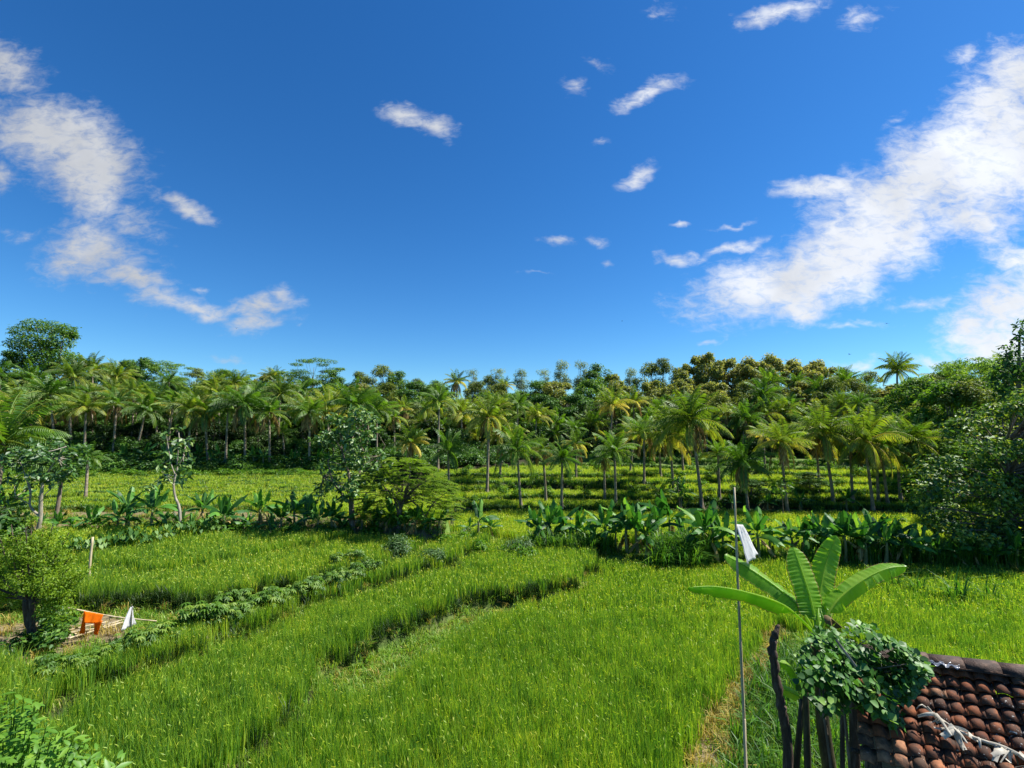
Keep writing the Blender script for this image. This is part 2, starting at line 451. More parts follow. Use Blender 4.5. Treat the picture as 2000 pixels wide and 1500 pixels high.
for i, F in enumerate(FIELDS):
    FIELDS[i] = F + (poly(F[2], F[1]),)

# bare strips without rice: outline in pixels, level, surface
BARE = [
    ([(560, 1330), (640, 1290), (760, 1243), (880, 1192), (925, 1174), (1000, 1167), (1060, 1160), (1060, 1188), (1000, 1210), (940, 1240), (900, 1264), (830, 1316), (760, 1372), (710, 1395), (660, 1388), (610, 1362)], .0, 'grass'),
    ([(1440, 1640), (1455, 1400), (1500, 1310), (1530, 1240), (1600, 1235), (1760, 1300), (1900, 1640)], .0, 'grass'),
    ([(1325, 1560), (1350, 1470), (1388, 1400), (1422, 1345), (1472, 1285), (1502, 1235), (1536, 1235), (1525, 1290), (1490, 1345), (1462, 1405), (1445, 1460), (1450, 1560)], .0, 'path'),
    ([(-600, 1330), (-100, 1290), (60, 1345), (110, 1325), (240, 1306), (330, 1276), (420, 1252), (520, 1222), (640, 1176), (690, 1148), (670, 1110), (400, 1170), (150, 1175), (-600, 1200)], .8, 'grass'),
    ([(-300, 1340), (60, 1312), (110, 1300), (260, 1262), (230, 1208), (130, 1212), (60, 1225), (-300, 1230)], .8, 'soil'),
    ([(130, 1052), (300, 1044), (450, 1052), (700, 1050), (800, 1052), (865, 1060), (865, 1028), (700, 1018), (450, 1006), (0, 1002), (-800, 1010), (-800, 1075), (0, 1066)], 1.6, 'soil'),
    ([(860, 1085), (870, 1045), (1060, 1070), (1260, 1075), (1280, 1095), (1540, 1080), (1800, 1100), (2300, 1110), (2300, 1140), (1800, 1122), (1540, 1100), (1400, 1106), (1262, 1112), (1060, 1092), (930, 1075)], .3, 'grass'),
]
BARE = [(poly(p, g), s) for p, g, s in BARE]

def smooth(a, b, x):
    t = np.clip((x - a) / (b - a), 0, 1)
    return t * t * (3 - 2 * t)

def wob(x, y):
    return (np.sin(x * .9 + y * .4) * np.sin(y * 1.1 - x * .3) * .5 + np.sin(x * 2.7 + 1.3) * np.sin(y * 2.3 + .4) * .3)

def field_id(x, y):
    x = np.asarray(x, float); y = np.asarray(y, float)
    xw = x + .10 * np.sin(y * 2.1 + x * .7) + .05 * np.sin(y * 5.3); yw = y + .10 * np.sin(x * 1.9) + .05 * np.sin(x * 4.7 + 1)
    fid = np.full(x.shape, -1)
    for i, F in enumerate(FIELDS): fid[pip(xw, yw, F[4])] = i
    return fid

LEV = np.array([F[1] for F in FIELDS] + [0.0])

def hill(x, y):
    # wooded hillside behind the terraces
    edge = np.interp(x, [-200, -60, -20, -4, 10, 40, 70, 200], [44, 46, 48.5, 52, 62, 62, 52, 44])
    d = np.maximum(y - edge, 0)
    base = np.interp(x, [-200, -8, 8, 200], [2.95, 2.95, 4.0, 4.0])
    h = base + .20 * d - .0007 * d ** 2
    h = np.where(d > 110, base + .2 * 110 - .0007 * 110 ** 2, h)
    h += np.exp(-((x + 95) / 40) ** 2) * np.minimum(d, 50) * .04
    return h, d > 0

def H(x, y, fid=None):
    x = np.asarray(x, float); y = np.asarray(y, float)
    if fid is None: fid = field_id(x, y)
    z = LEV[fid]
    # far sides: continue the shallow terraces outside the drawn outlines
    h, m = hill(x, y)
    z = np.where(m, np.maximum(h, z * 0 + h), z)
    # the bank the shed and the shrub stand on, near the viewer
    bank = smooth(8.2, 6.6, y) * smooth(2.2, 3.6, x) * 1.6
    z = z + bank
    z = z + wob(x, y) * .03
    return z

def bare_at(x, y):
    m = np.zeros(np.shape(x), int); f_ = field_id(x, y)
    for k_, (pl, s) in enumerate(BARE):
        sel = pip(x, y, pl)
        kk_ = {0: (-1,), 3: (-1, 0, 1)}.get(k_)
        if kk_: sel &= np.isin(f_, kk_)
        m[sel] = {'grass': 1, 'path': 2, 'soil': 3}[s]
    return m

def axis_pts(segs):
    out = [segs[0][0]]
    for a, b, st in segs:
        n = max(1, int(round((b - a) / st)))
        out += list(np.linspace(a, b, n + 1)[1:])
    return np.array(out)
xs = axis_pts([(-900, -300, 60), (-300, -120, 12), (-120, -60, 2), (-60, -30, .6), (-30, 30, .25), (30, 60, .6), (60, 120, 2), (120, 300, 12), (300, 900, 60)])
ysr = axis_pts([(-60, 3, 6), (3, 9, .5), (9, 36, .2), (36, 66, .25), (66, 120, 1.5), (120, 300, 9), (300, 1200, 60)])
X, Y = np.meshgrid(xs, ysr)
fid = field_id(X, Y)
Z = H(X, Y, fid)
nx, ny = len(xs), len(ysr)
g = MB()
idx = np.arange(nx * ny).reshape(ny, nx)
Qd = np.stack([idx[:-1, :-1], idx[:-1, 1:], idx[1:, 1:], idx[1:, :-1]], -1).reshape(-1, 4)
g.add(np.stack([X, Y, Z], -1).reshape(-1, 3), Qd, None, 0.5)

def ground_mat():
    m, b = new_mat('ground_surface')
    out = b.n('ShaderNodeOutputMaterial')
    p = b.n('ShaderNodeBsdfPrincipled'); p.inputs['Roughness'].default_value = .9; p.inputs['Specular IOR Level'].default_value = .2
    a = b.n('ShaderNodeAttribute'); a.attribute_name = 'zone'
    sp = b.n('ShaderNodeSeparateColor'); b.put(sp.inputs[0], a.outputs['Color'])
    geo = b.n('ShaderNodeNewGeometry')
    n1, _ = b.noise(geo.outputs['Position'], .9, 5, .65)
    n2, _ = b.noise(geo.outputs['Position'], 7.0, 4, .7)
    mud = b.ramp(n2, [(.3, (.016, .024, .007)), (.7, (.045, .055, .016))])
    grs = b.ramp(b.math('ADD', b.math('MULTIPLY', n1, .55), b.math('MULTIPLY', n2, .45)), [(.34, (.045, .085, .015)), (.48, (.09, .16, .025)), (.60, (.15, .18, .05)), (.72, (.25, .21, .10))])
    soil = b.ramp(n2, [(.3, (.12, .09, .05)), (.7, (.28, .22, .13))])
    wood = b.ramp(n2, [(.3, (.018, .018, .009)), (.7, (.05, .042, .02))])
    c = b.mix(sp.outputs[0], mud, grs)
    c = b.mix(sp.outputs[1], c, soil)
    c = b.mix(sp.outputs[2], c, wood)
    b.put(p.inputs['Base Color'], c)
    bp = b.n('ShaderNodeBump'); bp.inputs['Strength'].default_value = .6; bp.inputs['Distance'].default_value = .06
    b.put(bp.inputs['Height'], n2); b.put(p.inputs['Normal'], bp.outputs[0])
    b.t.links.new(p.outputs[0], out.inputs[0])
    return m
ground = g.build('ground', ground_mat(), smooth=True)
tag(ground, kind='structure')
br = bare_at(X, Y)
_, hm = hill(X, Y)
zc = np.zeros((ny, nx, 4)); zc[..., 3] = 1
# banks between two levels are grassy
gy, gx = np.gradient(Z, ysr, xs)
steep = np.hypot(gx, gy) > .35
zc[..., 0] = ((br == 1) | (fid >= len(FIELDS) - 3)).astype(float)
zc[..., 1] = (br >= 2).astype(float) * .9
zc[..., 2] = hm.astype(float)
za = ground.data.attributes.new('zone', 'FLOAT_COLOR', 'POINT')
za.data.foreach_set('color', zc.astype(np.float32).ravel())

H_exact = H
def H(x, y, fid=None):
    """height of the built ground sheet itself (bilinear between its vertices)"""
    x = np.asarray(x, float); y = np.asarray(y, float)
    i = np.clip(np.searchsorted(xs, x) - 1, 0, nx - 2); j = np.clip(np.searchsorted(ysr, y) - 1, 0, ny - 2)
    fx = (x - xs[i]) / (xs[i + 1] - xs[i]); fy = (y - ysr[j]) / (ysr[j + 1] - ysr[j])
    return (Z[j, i] * (1 - fx) + Z[j, i + 1] * fx) * (1 - fy) + (Z[j + 1, i] * (1 - fx) + Z[j + 1, i + 1] * fx) * fy

def hz(x, y): return float(H(np.array([x]), np.array([y]))[0])
def on_ground(px, py, guess=0.5):
    """ground point seen at a pixel (marching the ray to the terrain)"""
    r = ray(px, py)
    ts = np.arange(4, 140, .1)
    P = ts[:, None] * (r / r[1])[None]
    hh = H(P[:, 0], P[:, 1])
    k = np.argmax(P[:, 2] + CAMZ <= hh)
    return Vector((P[k, 0], P[k, 1], float(hh[k])))

# ------------------------------------------------------------------ scattering of uncountable stuff (geometry nodes)
PROTO = {}
def proto_collection(key, objs_meshes):
    c = bpy.data.collections.new(key)
    for i, me in enumerate(objs_meshes):
        o = bpy.data.objects.new('%s_tuft' % key, me)
        c.objects.link(o)
    PROTO[key] = c
    return c

def scatter(name, pts, rot, scl, key, label, cat):
    me = bpy.data.meshes.new(name)
    n = len(pts)
    me.vertices.add(n); me.vertices.foreach_set('co', np.asarray(pts, np.float32).ravel())
    a = me.attributes.new('rot', 'FLOAT_VECTOR', 'POINT'); a.data.foreach_set('vector', np.asarray(rot, np.float32).ravel())
    a = me.attributes.new('scl', 'FLOAT_VECTOR', 'POINT'); a.data.foreach_set('vector', np.asarray(scl, np.float32).ravel())
    o = link(name, me)
    ng = bpy.data.node_groups.new(name + '_scatter', 'GeometryNodeTree')
    ng.interface.new_socket('Geometry', in_out='INPUT', socket_type='NodeSocketGeometry')
    ng.interface.new_socket('Geometry', in_out='OUTPUT', socket_type='NodeSocketGeometry')
    N = ng.nodes; Lk = ng.links
    gi = N.new('NodeGroupInput'); go = N.new('NodeGroupOutput')
    ip = N.new('GeometryNodeInstanceOnPoints')
    ci = N.new('GeometryNodeCollectionInfo'); ci.inputs[0].default_value = PROTO[key]
    ci.inputs['Separate Children'].default_value = True; ci.inputs['Reset Children'].default_value = True
    r = N.new('GeometryNodeInputNamedAttribute'); r.data_type = 'FLOAT_VECTOR'; r.inputs[0].default_value = 'rot'
    s = N.new('GeometryNodeInputNamedAttribute'); s.data_type = 'FLOAT_VECTOR'; s.inputs[0].default_value = 'scl'
    rv = N.new('FunctionNodeRandomValue'); rv.data_type = 'INT'
    for sk in rv.inputs:
        if sk.type == 'INT' and sk.name == 'Min': sk.default_value = 0
        if sk.type == 'INT' and sk.name == 'Max': sk.default_value = len(PROTO[key].objects) - 1
    iout = [q for q in rv.outputs if q.type == 'INT' and q.enabled][0]
    Lk.new(gi.outputs[0], ip.inputs['Points']); Lk.new(ci.outputs[0], ip.inputs['Instance'])
    ip.inputs['Pick Instance'].default_value = True
    Lk.new(iout, ip.inputs['Instance Index'])
    Lk.new(r.outputs[0], ip.inputs['Rotation']); Lk.new(s.outputs[0], ip.inputs['Scale'])
    Lk.new(ip.outputs[0], go.inputs[0])
    md = o.modifiers.new('scatter', 'NODES'); md.node_group = ng
    return tag(o, label, cat, kind='stuff')

def tuft(seed, n, rad_, h, w, spread, mat, panicle=0, lo=0, hi=.8, droop=.35, hv=.2):
    rng = np.random.default_rng(seed)
    mb = MB()
    a = rng.random(n) * 6.283; rr = rad_ * np.sqrt(rng.random(n))
    base = np.stack([rr * np.cos(a), rr * np.sin(a), np.full(n, -.03)], 1)
    da = rng.random(n) * 6.283
    sp = spread * (0.15 + rng.random(n))
    out = np.stack([np.cos(da), np.sin(da), np.zeros(n)], 1)
    hh = h * (1 + rng.normal(size=n) * hv).clip(.4, 1.5)
    m = base + out * (sp * .35 * hh)[:, None] + np.array([0, 0, 1]) * (hh * .62)[:, None]
    t = base + out * (sp * (.8 + droop) * hh)[:, None] + np.array([0, 0, 1]) * (hh * (1 - sp * droop))[:, None]
    side = np.stack([-np.sin(da + .6 * rng.normal(size=n)), np.cos(da), np.zeros(n)], 1) * (w * .5)
    V = np.stack([base - side * .7, base + side * .7, m + side, m - side, t], 1).reshape(-1, 3)
    k = np.arange(n)[:, None] * 5
    mb.add(V, k + np.array([[0, 1, 2, 3]]), k + np.array([[3, 2, 4]]), np.repeat(lo + (hi - lo) * rng.random(n), 5))
    if panicle:
        n = panicle
        a = rng.random(n) * 6.283; rr = rad_ * np.sqrt(rng.random(n))
        b0 = np.stack([rr * np.cos(a), rr * np.sin(a), h * (.92 + .12 * rng.random(n))], 1)
        da = rng.random(n) * 6.283
        ax = np.stack([np.cos(da), np.sin(da), -.6 - .5 * rng.random(n)], 1)
        kites(mb, b0, ax, norm(rng.normal(size=(n, 3))), .12, w * 1.5, .62 + .25 * rng.random(n))
    return mb.mesh('tuft', mat)

proto_collection('rice_near', [tuft(100 + i, 90, .27, .80, .0125, .22, M['rice'], 5, 0, .75, .30, .13) for i in range(6)])
proto_collection('rice_mid', [tuft(120 + i, 62, .33, .78, .021, .22, M['rice'], 6, 0, .8, .30, .12) for i in range(5)])
proto_collection('rice_far', [tuft(140 + i, 46, .42, .72, .036, .24, M['rice_far'], 7, 0, .8, .3, .12) for i in range(5)])
proto_collection('short_grass', [tuft(160 + i, 34, .16, .17, .014, .8, M['grass'], 0, 0, 1, .4, .35) for i in range(5)])
proto_collection('dry_grass', [tuft(180 + i, 26, .13, .34, .014, .8, M['drygrass'], 0, 0, 1, .45, .35) for i in range(4)])
proto_collection('bund_grass', [tuft(230 + i, 40, .20, .26, .035, .6, M['dark'], 0, 0, 1, .5, .3) for i in range(3)])  # bund tufts, coloured dark to draw the shaded terrace steps
proto_collection('bank_grass', [tuft(240 + i, 60, .15, .50, .013, .45, M['deep'], 0, 0, 1, .5, .3) for i in range(3)])  # shade of the bank faces is painted into this grass
proto_collection('tall_grass', [tuft(200 + i, 46, .20, 1.05, .035, .55, M['tallgrass'], 0, 0, 1, .6, .3) for i in range(5)])

def weed_mesh(seed, mat=None):
    rng = np.random.default_rng(seed); mb = MB()
    for k in range(3):
        blob_leaves(mb, rng, (rng.normal() * .3, rng.normal() * .3, .45 + .2 * rng.random()), (.5, .5, .45), 70, .26, .13, .3, .8)
    return mb.mesh('weed', mat or M['weeds'])
proto_collection('weeds', [weed_mesh(300 + i) for i in range(4)])
proto_collection('undergrowth', [weed_mesh(310 + i, M['dark']) for i in range(3)])

def in_view(x, y, m=.12):
    return np.abs(x) < (1.115 + m) * y + 1.5

def grid_points(x0, x1, y0, y1, dens, rng):
    n = int((x1 - x0) * (y1 - y0) * dens)
    # jittered grid: even cover without rows
    s = 1 / math.sqrt(dens)
    gx_, gy_ = np.meshgrid(np.arange(x0, x1, s), np.arange(y0, y1, s))
    gx_ = gx_ + (rng.random(gx_.shape) - .5) * s * 1.1; gy_ = gy_ + (rng.random(gy_.shape) - .5) * s * 1.1
    return gx_.ravel(), gy_.ravel()

def dist_edge_ok(x, y, fid, r=.16):
    far_ = fid >= 7
    r = np.where(far_, .45, r)
    """keep rice off the very lip of a bank, where the level in front is lower"""
    ok = np.ones(x.shape, bool)
    for dx, dy in ((r, 0), (-r, 0), (0, -r), (0, r)):
        ok &= (field_id(x + dx, y + dy) == fid) | (far_ & ~(np.ones(x.shape) * dy < 0))
    return ok

def make_rice():
    rng = np.random.default_rng(5)
    P = []
    for (y0, y1, dens, key) in ((8.4, 19, 10.5, 'rice_near'), (19, 33, 7.5, 'rice_mid'), (33, 66, 4.2, 'rice_far')):
        x, y = grid_points(-y1 * 1.25 - 2, y1 * 1.25 + 2, y0, y1, dens, rng)
        k = in_view(x, y); x, y = x[k], y[k]
        P.append((x, y, np.full(len(x), ('rice_near', 'rice_mid', 'rice_far').index(key))))
    x = np.concatenate([p[0] for p in P]); y = np.concatenate([p[1] for p in P]); kk = np.concatenate([p[2] for p in P])
    f = field_id(x, y)
    b_ = bare_at(x, y); _, hm_ = hill(x, y)
    rk = np.array([1 if F[3] else 0 for F in FIELDS] + [1])
    keep = (b_ == 0) & (~hm_) & (rk[f] == 1) & dist_edge_ok(x, y, f)
    keep &= ~((y < 9.6) & (x > 1.9))        # bank by the shed
    keep &= ~((x > 3.6) & (x < 10) & (y < 9.0))
    x, y, f, kk = x[keep], y[keep], f[keep], kk[keep]
    z = H(x, y, f)
    names = {-1: 'young green rice filling the nearest and widest paddy in front',
             0: 'green rice in the low paddy left of the grassy bund',
             1: 'green rice in the paddy behind the row of cassava',
             2: 'bright rice in the paddy behind the grass strip and the lone post',
             3: 'bright rice in the slim paddy in front of the left banana row',
             4: 'yellowing rice in the strip behind the taro row',
             5: 'yellow green rice behind the right banana row',
             6: 'yellow green rice just beyond the left banana row'}
    ordw = ['lowest', 'second', 'third', 'fourth', 'fifth', 'sixth', 'seventh', 'eighth', 'topmost']
    li = ri = 0
    far_keys = {}
    for i in sorted(set(f.tolist())):
        nm = names.get(i)
        if nm is None:
            if FIELDS[i][0] == 'terrace_left':
                nm = 'ripening rice on the %s narrow terrace at the left below the wood' % ordw[li]; li += 1
            else:
                nm = 'ripening rice on the %s terrace among the palms at the right' % ['lowest', 'second', 'third', 'fourth', 'topmost'][min(ri, 4)]; ri += 1
        for kj, key in enumerate(('rice_near', 'rice_mid', 'rice_far')):
            m = (f == i) & (kk == kj)
            if m.sum() < 12: continue
            if i >= 4: key = 'rice_far'
            n = int(m.sum())
            rot = np.stack([rng.normal(size=n) * .06, rng.normal(size=n) * .06 , rng.random(n) * 6.283], 1)
            patch = (.90 if i < 7 else .58) + .10 * np.sin(x[m] * .8 + y[m] * .5) * np.sin(y[m] * .7) + rng.normal(size=n) * .045
            scl = np.stack([np.ones(n), np.ones(n), patch], 1)
            pts = np.stack([x[m], y[m], z[m]], 1)
            far_keys.setdefault((i, key), []).append((pts, rot, scl, nm))
    done = {}
    for (i, key), L in far_keys.items():
        pts = np.concatenate([l[0] for l in L]); rot = np.concatenate([l[1] for l in L]); scl = np.concatenate([l[2] for l in L])
        nm = L[0][3]
        if (i, 'x') in done:
            nm = nm + (', its farther part' )
        done[(i, 'x')] = 1
        scatter('rice_paddy', pts, rot, scl, key, nm, 'rice')
make_rice()

def make_grass():
    rng = np.random.default_rng(8)
    x, y = grid_points(-34, 40, 8, 34, 21, rng)
    k = in_view(x, y); x, y = x[k], y[k]
    b_ = bare_at(x, y); f = field_id(x, y)
    near_edge = ~dist_edge_ok(x, y, f, .30)
    m = ((b_ == 1) & (rng.random(len(x)) < .85)) | ((b_ == 2) & (rng.random(len(x)) < .5)) | ((b_ == 3) & (rng.random(len(x)) < .10)) | (near_edge & (rng.random(len(x)) < .95))
    m |= (x > 2.0) & (y < 10) & (rng.random(len(x)) < .6)
    _, hm_ = hill(x, y); m &= ~hm_
    x1, y1 = x[m], y[m]; n = len(x1)
    scatter('short_grass', np.stack([x1, y1, H(x1, y1)], 1), np.stack([rng.normal(size=n) * .1, rng.normal(size=n) * .1, rng.random(n) * 6.28], 1),
            np.repeat((.9 + .9 * rng.random(n))[:, None], 3, 1), 'short_grass', 'short grass covering the bunds and strips between the paddies', 'grass')
    m = (near_edge & (rng.random(len(x)) < .09)) | ((b_ == 2) & (rng.random(len(x)) < .65)) | ((b_ == 1) & (rng.random(len(x)) < .03)) | ((b_ == 3) & (rng.random(len(x)) < .05))
    m &= ~hm_
    x1, y1 = x[m], y[m]; n = len(x1)
    scatter('dry_grass', np.stack([x1, y1, H(x1, y1)], 1), np.stack([rng.normal(size=n) * .15, rng.normal(size=n) * .15, rng.random(n) * 6.28], 1),
            np.repeat((.6 + .7 * rng.random(n))[:, None], 3, 1), 'dry_grass', 'dry straw coloured grass along the path and the paddy edges', 'grass')
make_grass()

def make_bund_grass():
    rng = np.random.default_rng(14)
    x, y = grid_points(-48, 62, 30, 66, 22, rng)
    k = in_view(x, y); x, y = x[k], y[k]; f = field_id(x, y); _, hm_ = hill(x, y)
    edge = (field_id(x, y - .30) != f) & (f >= 7) & ~hm_
    for nm, sel, lb in (('left', x < -2, 'bund grass of the left terraces, coloured dark for the shaded steps'), ('right', x >= -2, 'bund grass of the terraces under the palms, coloured dark for shaded steps')):
        m = edge & sel; n = int(m.sum())
        if n < 5: continue
        sc_ = (1.15 if nm == 'left' else 1.2) * (.75 + .5 * rng.random(n))
        scatter('bund_grass', np.stack([x[m], y[m], H(x[m], y[m])], 1), np.stack([rng.normal(size=n) * .1, rng.normal(size=n) * .1, rng.random(n) * 6.28], 1), np.repeat(sc_[:, None], 3, 1), 'bund_grass', lb, 'grass')
    x, y = grid_points(-36, 24, 9, 34, 30, rng)
    k = in_view(x, y); x, y = x[k], y[k]; f = field_id(x, y)
    for q, lb in ((0, 'grass coloured as shade hanging over the curved bank left of the widest paddy'), (1, 'grass coloured as shade along the diagonal bank under the cassava row'), (2, 'grass coloured as shade at the front edge of the paddy behind the grass strip')):
        m = (f == q) & (field_id(x, y - .20) != f) ; n = int(m.sum())
        scatter('bank_grass', np.stack([x[m], y[m], H(x[m], y[m])], 1), np.stack([rng.normal(size=n) * .15, rng.normal(size=n) * .15, rng.random(n) * 6.28], 1), np.repeat((.7 + .6 * rng.random(n))[:, None], 3, 1), 'bank_grass', lb, 'grass')
make_bund_grass()

def make_undergrowth():
    rng = np.random.default_rng(15)
    x, y = grid_points(-62, 75, 44, 74, .9, rng)
    h_, m = hill(x, y); m = m & in_view(x, y)
    x, y = x[m], y[m]; n = len(x); s_ = .6 + .8 * rng.random(n)
    scatter('undergrowth', np.stack([x, y, H(x, y) - .05], 1), np.stack([rng.normal(size=n) * .1, rng.normal(size=n) * .1, rng.random(n) * 6.28], 1),
            np.repeat(s_[:, None], 3, 1), 'undergrowth', 'dark leafy undergrowth covering the ground under the wood on the slope', 'undergrowth')

def patch_scatter(name, key, quads, dens, s0, s1, label, cat, seed, sz=1.0):
    """scatter inside pixel outlines, walking the rays down to the terrain level given"""
    rng = np.random.default_rng(seed)
    PX, PY = [], []
    for pts, gl in quads:
        pl = poly(pts, gl)
        xs_ = [p[0] for p in pl]; ys_ = [p[1] for p in pl]
        x, y = grid_points(min(xs_), max(xs_), min(ys_), max(ys_), dens, rng)
        k = pip(x, y, pl); PX.append(x[k]); PY.append(y[k])
    x = np.concatenate(PX); y = np.concatenate(PY); n = len(x)
    s = s0 + (s1 - s0) * rng.random(n)
    scatter(name, np.stack([x, y, H(x, y)], 1), np.stack([rng.normal(size=n) * .08, rng.normal(size=n) * .08, rng.random(n) * 6.28], 1),
            np.stack([s, s, s * sz], 1), key, label, cat)

make_undergrowth()
patch_scatter('tall_grass', 'tall_grass', [([(1560, 1108), (1950, 1124), (2300, 1128), (2300, 1112), (1950, 1106), (1600, 1090)], .2)], 7, .8, 1.25,
              'tall bright green grass in front of the right hand banana thicket', 'grass', 21)
patch_scatter('tall_grass', 'tall_grass', [([(1040, 1086), (1200, 1088), (1200, 1074), (1040, 1070)], .5)], 8, .8, 1.3,
              'tall green grass clump under the left part of the right banana row', 'grass', 22)
patch_scatter('tall_grass', 'tall_grass', [([(1275, 1108), (1375, 1104), (1390, 1090), (1290, 1088)], .5)], 12, 1.1, 1.6,
              'dense dark grass thicket in the middle of the right banana row', 'grass', 23)
patch_scatter('tall_grass', 'tall_grass', [([(1375, 1104), (1560, 1104), (1560, 1092), (1375, 1092)], .4)], 7, .55, .9,
              'tall grass between the dark thicket and the white flag', 'grass', 24)
patch_scatter('tall_grass', 'tall_grass', [([(1400, 1500), (1475, 1330), (1530, 1270), (1660, 1290), (1700, 1400), (1740, 1560), (1400, 1560)], .1)], 7, .4, .75,
              'rough grass around the foot of the near banana plant', 'grass', 25)
patch_scatter('weeds', 'weeds', [([(190, 930), (640, 930), (660, 922), (640, 914), (190, 914)], 2.95), ([(-300, 935), (190, 932), (190, 922), (-300, 925)], 2.95)], 2.2, .4, .8,
              'bright green weeds in a belt at the foot of the wood', 'weeds', 26)
patch_scatter('weeds', 'weeds', [([(870, 1002), (1900, 1006), (2100, 880), (880, 880)], 2.4)], .12, .4, .9,
              'low green bushes scattered over the terraces among the palms', 'weeds', 27)
patch_scatter('weeds', 'weeds', [([(130, 1048), (700, 1050), (700, 1042), (130, 1040)], 1.6), ([(700, 1052), (1040, 1080), (1040, 1066), (700, 1042)], 1.2)], 2.2, .4, .85,
              'green weeds growing between the left hand banana plants', 'weeds', 28)

# ------------------------------------------------------------------ trees and plants: builders
def palm_crown(seed, nf=22, L=3.25, yellow=.25, mat_green=True, spread=1.0):
    """coconut crown: arching pinnate fronds, upright in the middle, drooping and yellower below"""
    rng = np.random.default_rng(seed); mb = MB()
    for i in range(nf):
        age = (i + rng.random() * .6) / nf               # 0 young .. 1 old
        az = i * 2.399963 + rng.normal() * .2
        el = math.radians(84 - 104 * age ** 1.25 + rng.normal() * 7)
        Lf = L * (.8 + .25 * rng.random()) * (.85 if age < .12 else 1)
        droop = math.radians(45 + 50 * age + rng.normal() * 8)
        n = 14
        s = np.linspace(0, 1, n)
        e = el - droop * s ** 1.3
        step = Lf / (n - 1)
        hx = np.concatenate([[0], np.cumsum(np.cos(e[:-1]) * step)]); hz_ = np.concatenate([[0], np.cumsum(np.sin(e[:-1]) * step)])
        d = np.array([math.cos(az), math.sin(az), 0]); tw = rng.normal() * .12
        sd = np.array([-math.sin(az), math.cos(az), 0])
        pts = d * hx[:, None] + np.array([0, 0, 1.]) * hz_[:, None] + sd * (tw * hx * s)[:, None] + d * .12
        base = np.clip(.12 + .55 * max(0, age - .45) * yellow * 4 + .25 * rng.random(), 0, .92)
        tube(mb, pts[::2], np.linspace(.045, .012, len(pts[::2])), 4, min(1, base + .35), False)
        m = 24
        t = np.linspace(.10, .99, m)
        ii = t * (n - 1); i0 = ii.astype(int).clip(0, n - 2); f = (ii - i0)[:, None]
        p = pts[i0] * (1 - f) + pts[i0 + 1] * f
        T = norm(pts[i0 + 1] - pts[i0]); up = norm(np.cross(T, sd)); up *= np.sign(up[:, 2:3] + 1e-6)
        ll = Lf * .22 * np.sin(np.pi * (t * .86 + .12)) ** .6
        for sg in (1, -1):
            hang = .35 + .55 * age + rng.normal(size=m) * .12
            ax = norm(sd * sg * .85 + T * .55 + up * .12 - np.array([0, 0, 1]) * hang[:, None])
            w = .07
            q = np.cross(ax, norm(T + .2 * up)); q = norm(np.cross(ax, np.cross(T, ax)) * .6 + T * .5)
            mid = p + ax * (ll * .5)[:, None]
            tip = p + ax * ll[:, None] - np.array([0, 0, 1]) * (ll * (.16 + .25 * age))[:, None]
            V = np.stack([p, mid + q * w * .5, tip, mid - q * w * .5], 1).reshape(-1, 3)
            k = np.arange(m)[:, None] * 4
            T_ = np.concatenate([k + np.array([[0, 1, 2]]), k + np.array([[0, 2, 3]])])
            mb.add(V, None, T_, np.repeat(np.clip(base + rng.normal(size=m) * .08 + .10 * (t > .8), 0, 1), 4))
    return mb.mesh('palm_crown', M['palm_green'] if mat_green else M['palm'])

def dry_fronds(seed, n=5, L=2.3):
    rng = np.random.default_rng(seed); mb = MB()
    for i in range(n):
        az = rng.random() * 6.283; d = np.array([math.cos(az), math.sin(az), 0]); sd = np.array([-math.sin(az), math.cos(az), 0])
        s = np.linspace(0, 1, 8); pts = d * (.25 + .9 * np.sin(s * 1.8))[:, None] * .9 - np.array([0, 0, 1]) * (s ** 1.3 * L * (.6 + .4 * rng.random()))[:, None]
        tube(mb, pts, np.linspace(.05, .015, 8), 4, .6, False)
        m = 22; t = np.linspace(.15, 1, m); ii = t * 7; i0 = ii.astype(int).clip(0, 6); f = (ii - i0)[:, None]; p = pts[i0] * (1 - f) + pts[i0 + 1] * f
        for sg in (1, -1):
            ax = norm(sd * sg * .35 + d * .05 + rng.normal(size=(m, 3)) * .1 - np.array([0, 0, 1.]))
            kites(mb, p, ax, np.tile(d, (m, 1)), .75, .08, rng.random(m))
    return mb.mesh('dry_fronds', M['palm_dry'])

def nuts(seed):
    rng = np.random.default_rng(seed); mb = MB()
    for i in range(9):
        az = rng.random() * 6.283; c = np.array([math.cos(az) * .28, math.sin(az) * .28, -.25 - .3 * rng.random()])
        th = np.linspace(0, math.pi, 5); tube(mb, c + np.stack([0 * th, 0 * th, -.14 * np.cos(th)], 1), .13 * np.sin(th) + .01, 6, .3 + .6 * rng.random())
    return mb.mesh('coconuts', M['feather'])

def unit_trunk(seed, bow, r0, r1, mat, base_swell=1.5):
    mb = MB(); rng = np.random.default_rng(seed)
    s = np.linspace(0, 1, 12)
    ph = rng.random() * 6.283
    off = bow * np.sin(s * math.pi) + bow * .3 * np.sin(s * 2 * math.pi + 1)
    pts = np.stack([off * math.cos(ph), off * math.sin(ph), s], 1)
    rr = r0 + (r1 - r0) * s ** .7; rr[0] *= base_swell; rr[1] *= 1 + (base_swell - 1) * .25
    tube(mb, pts, rr, 8)
    return mb.mesh('palm_trunk', mat, True)

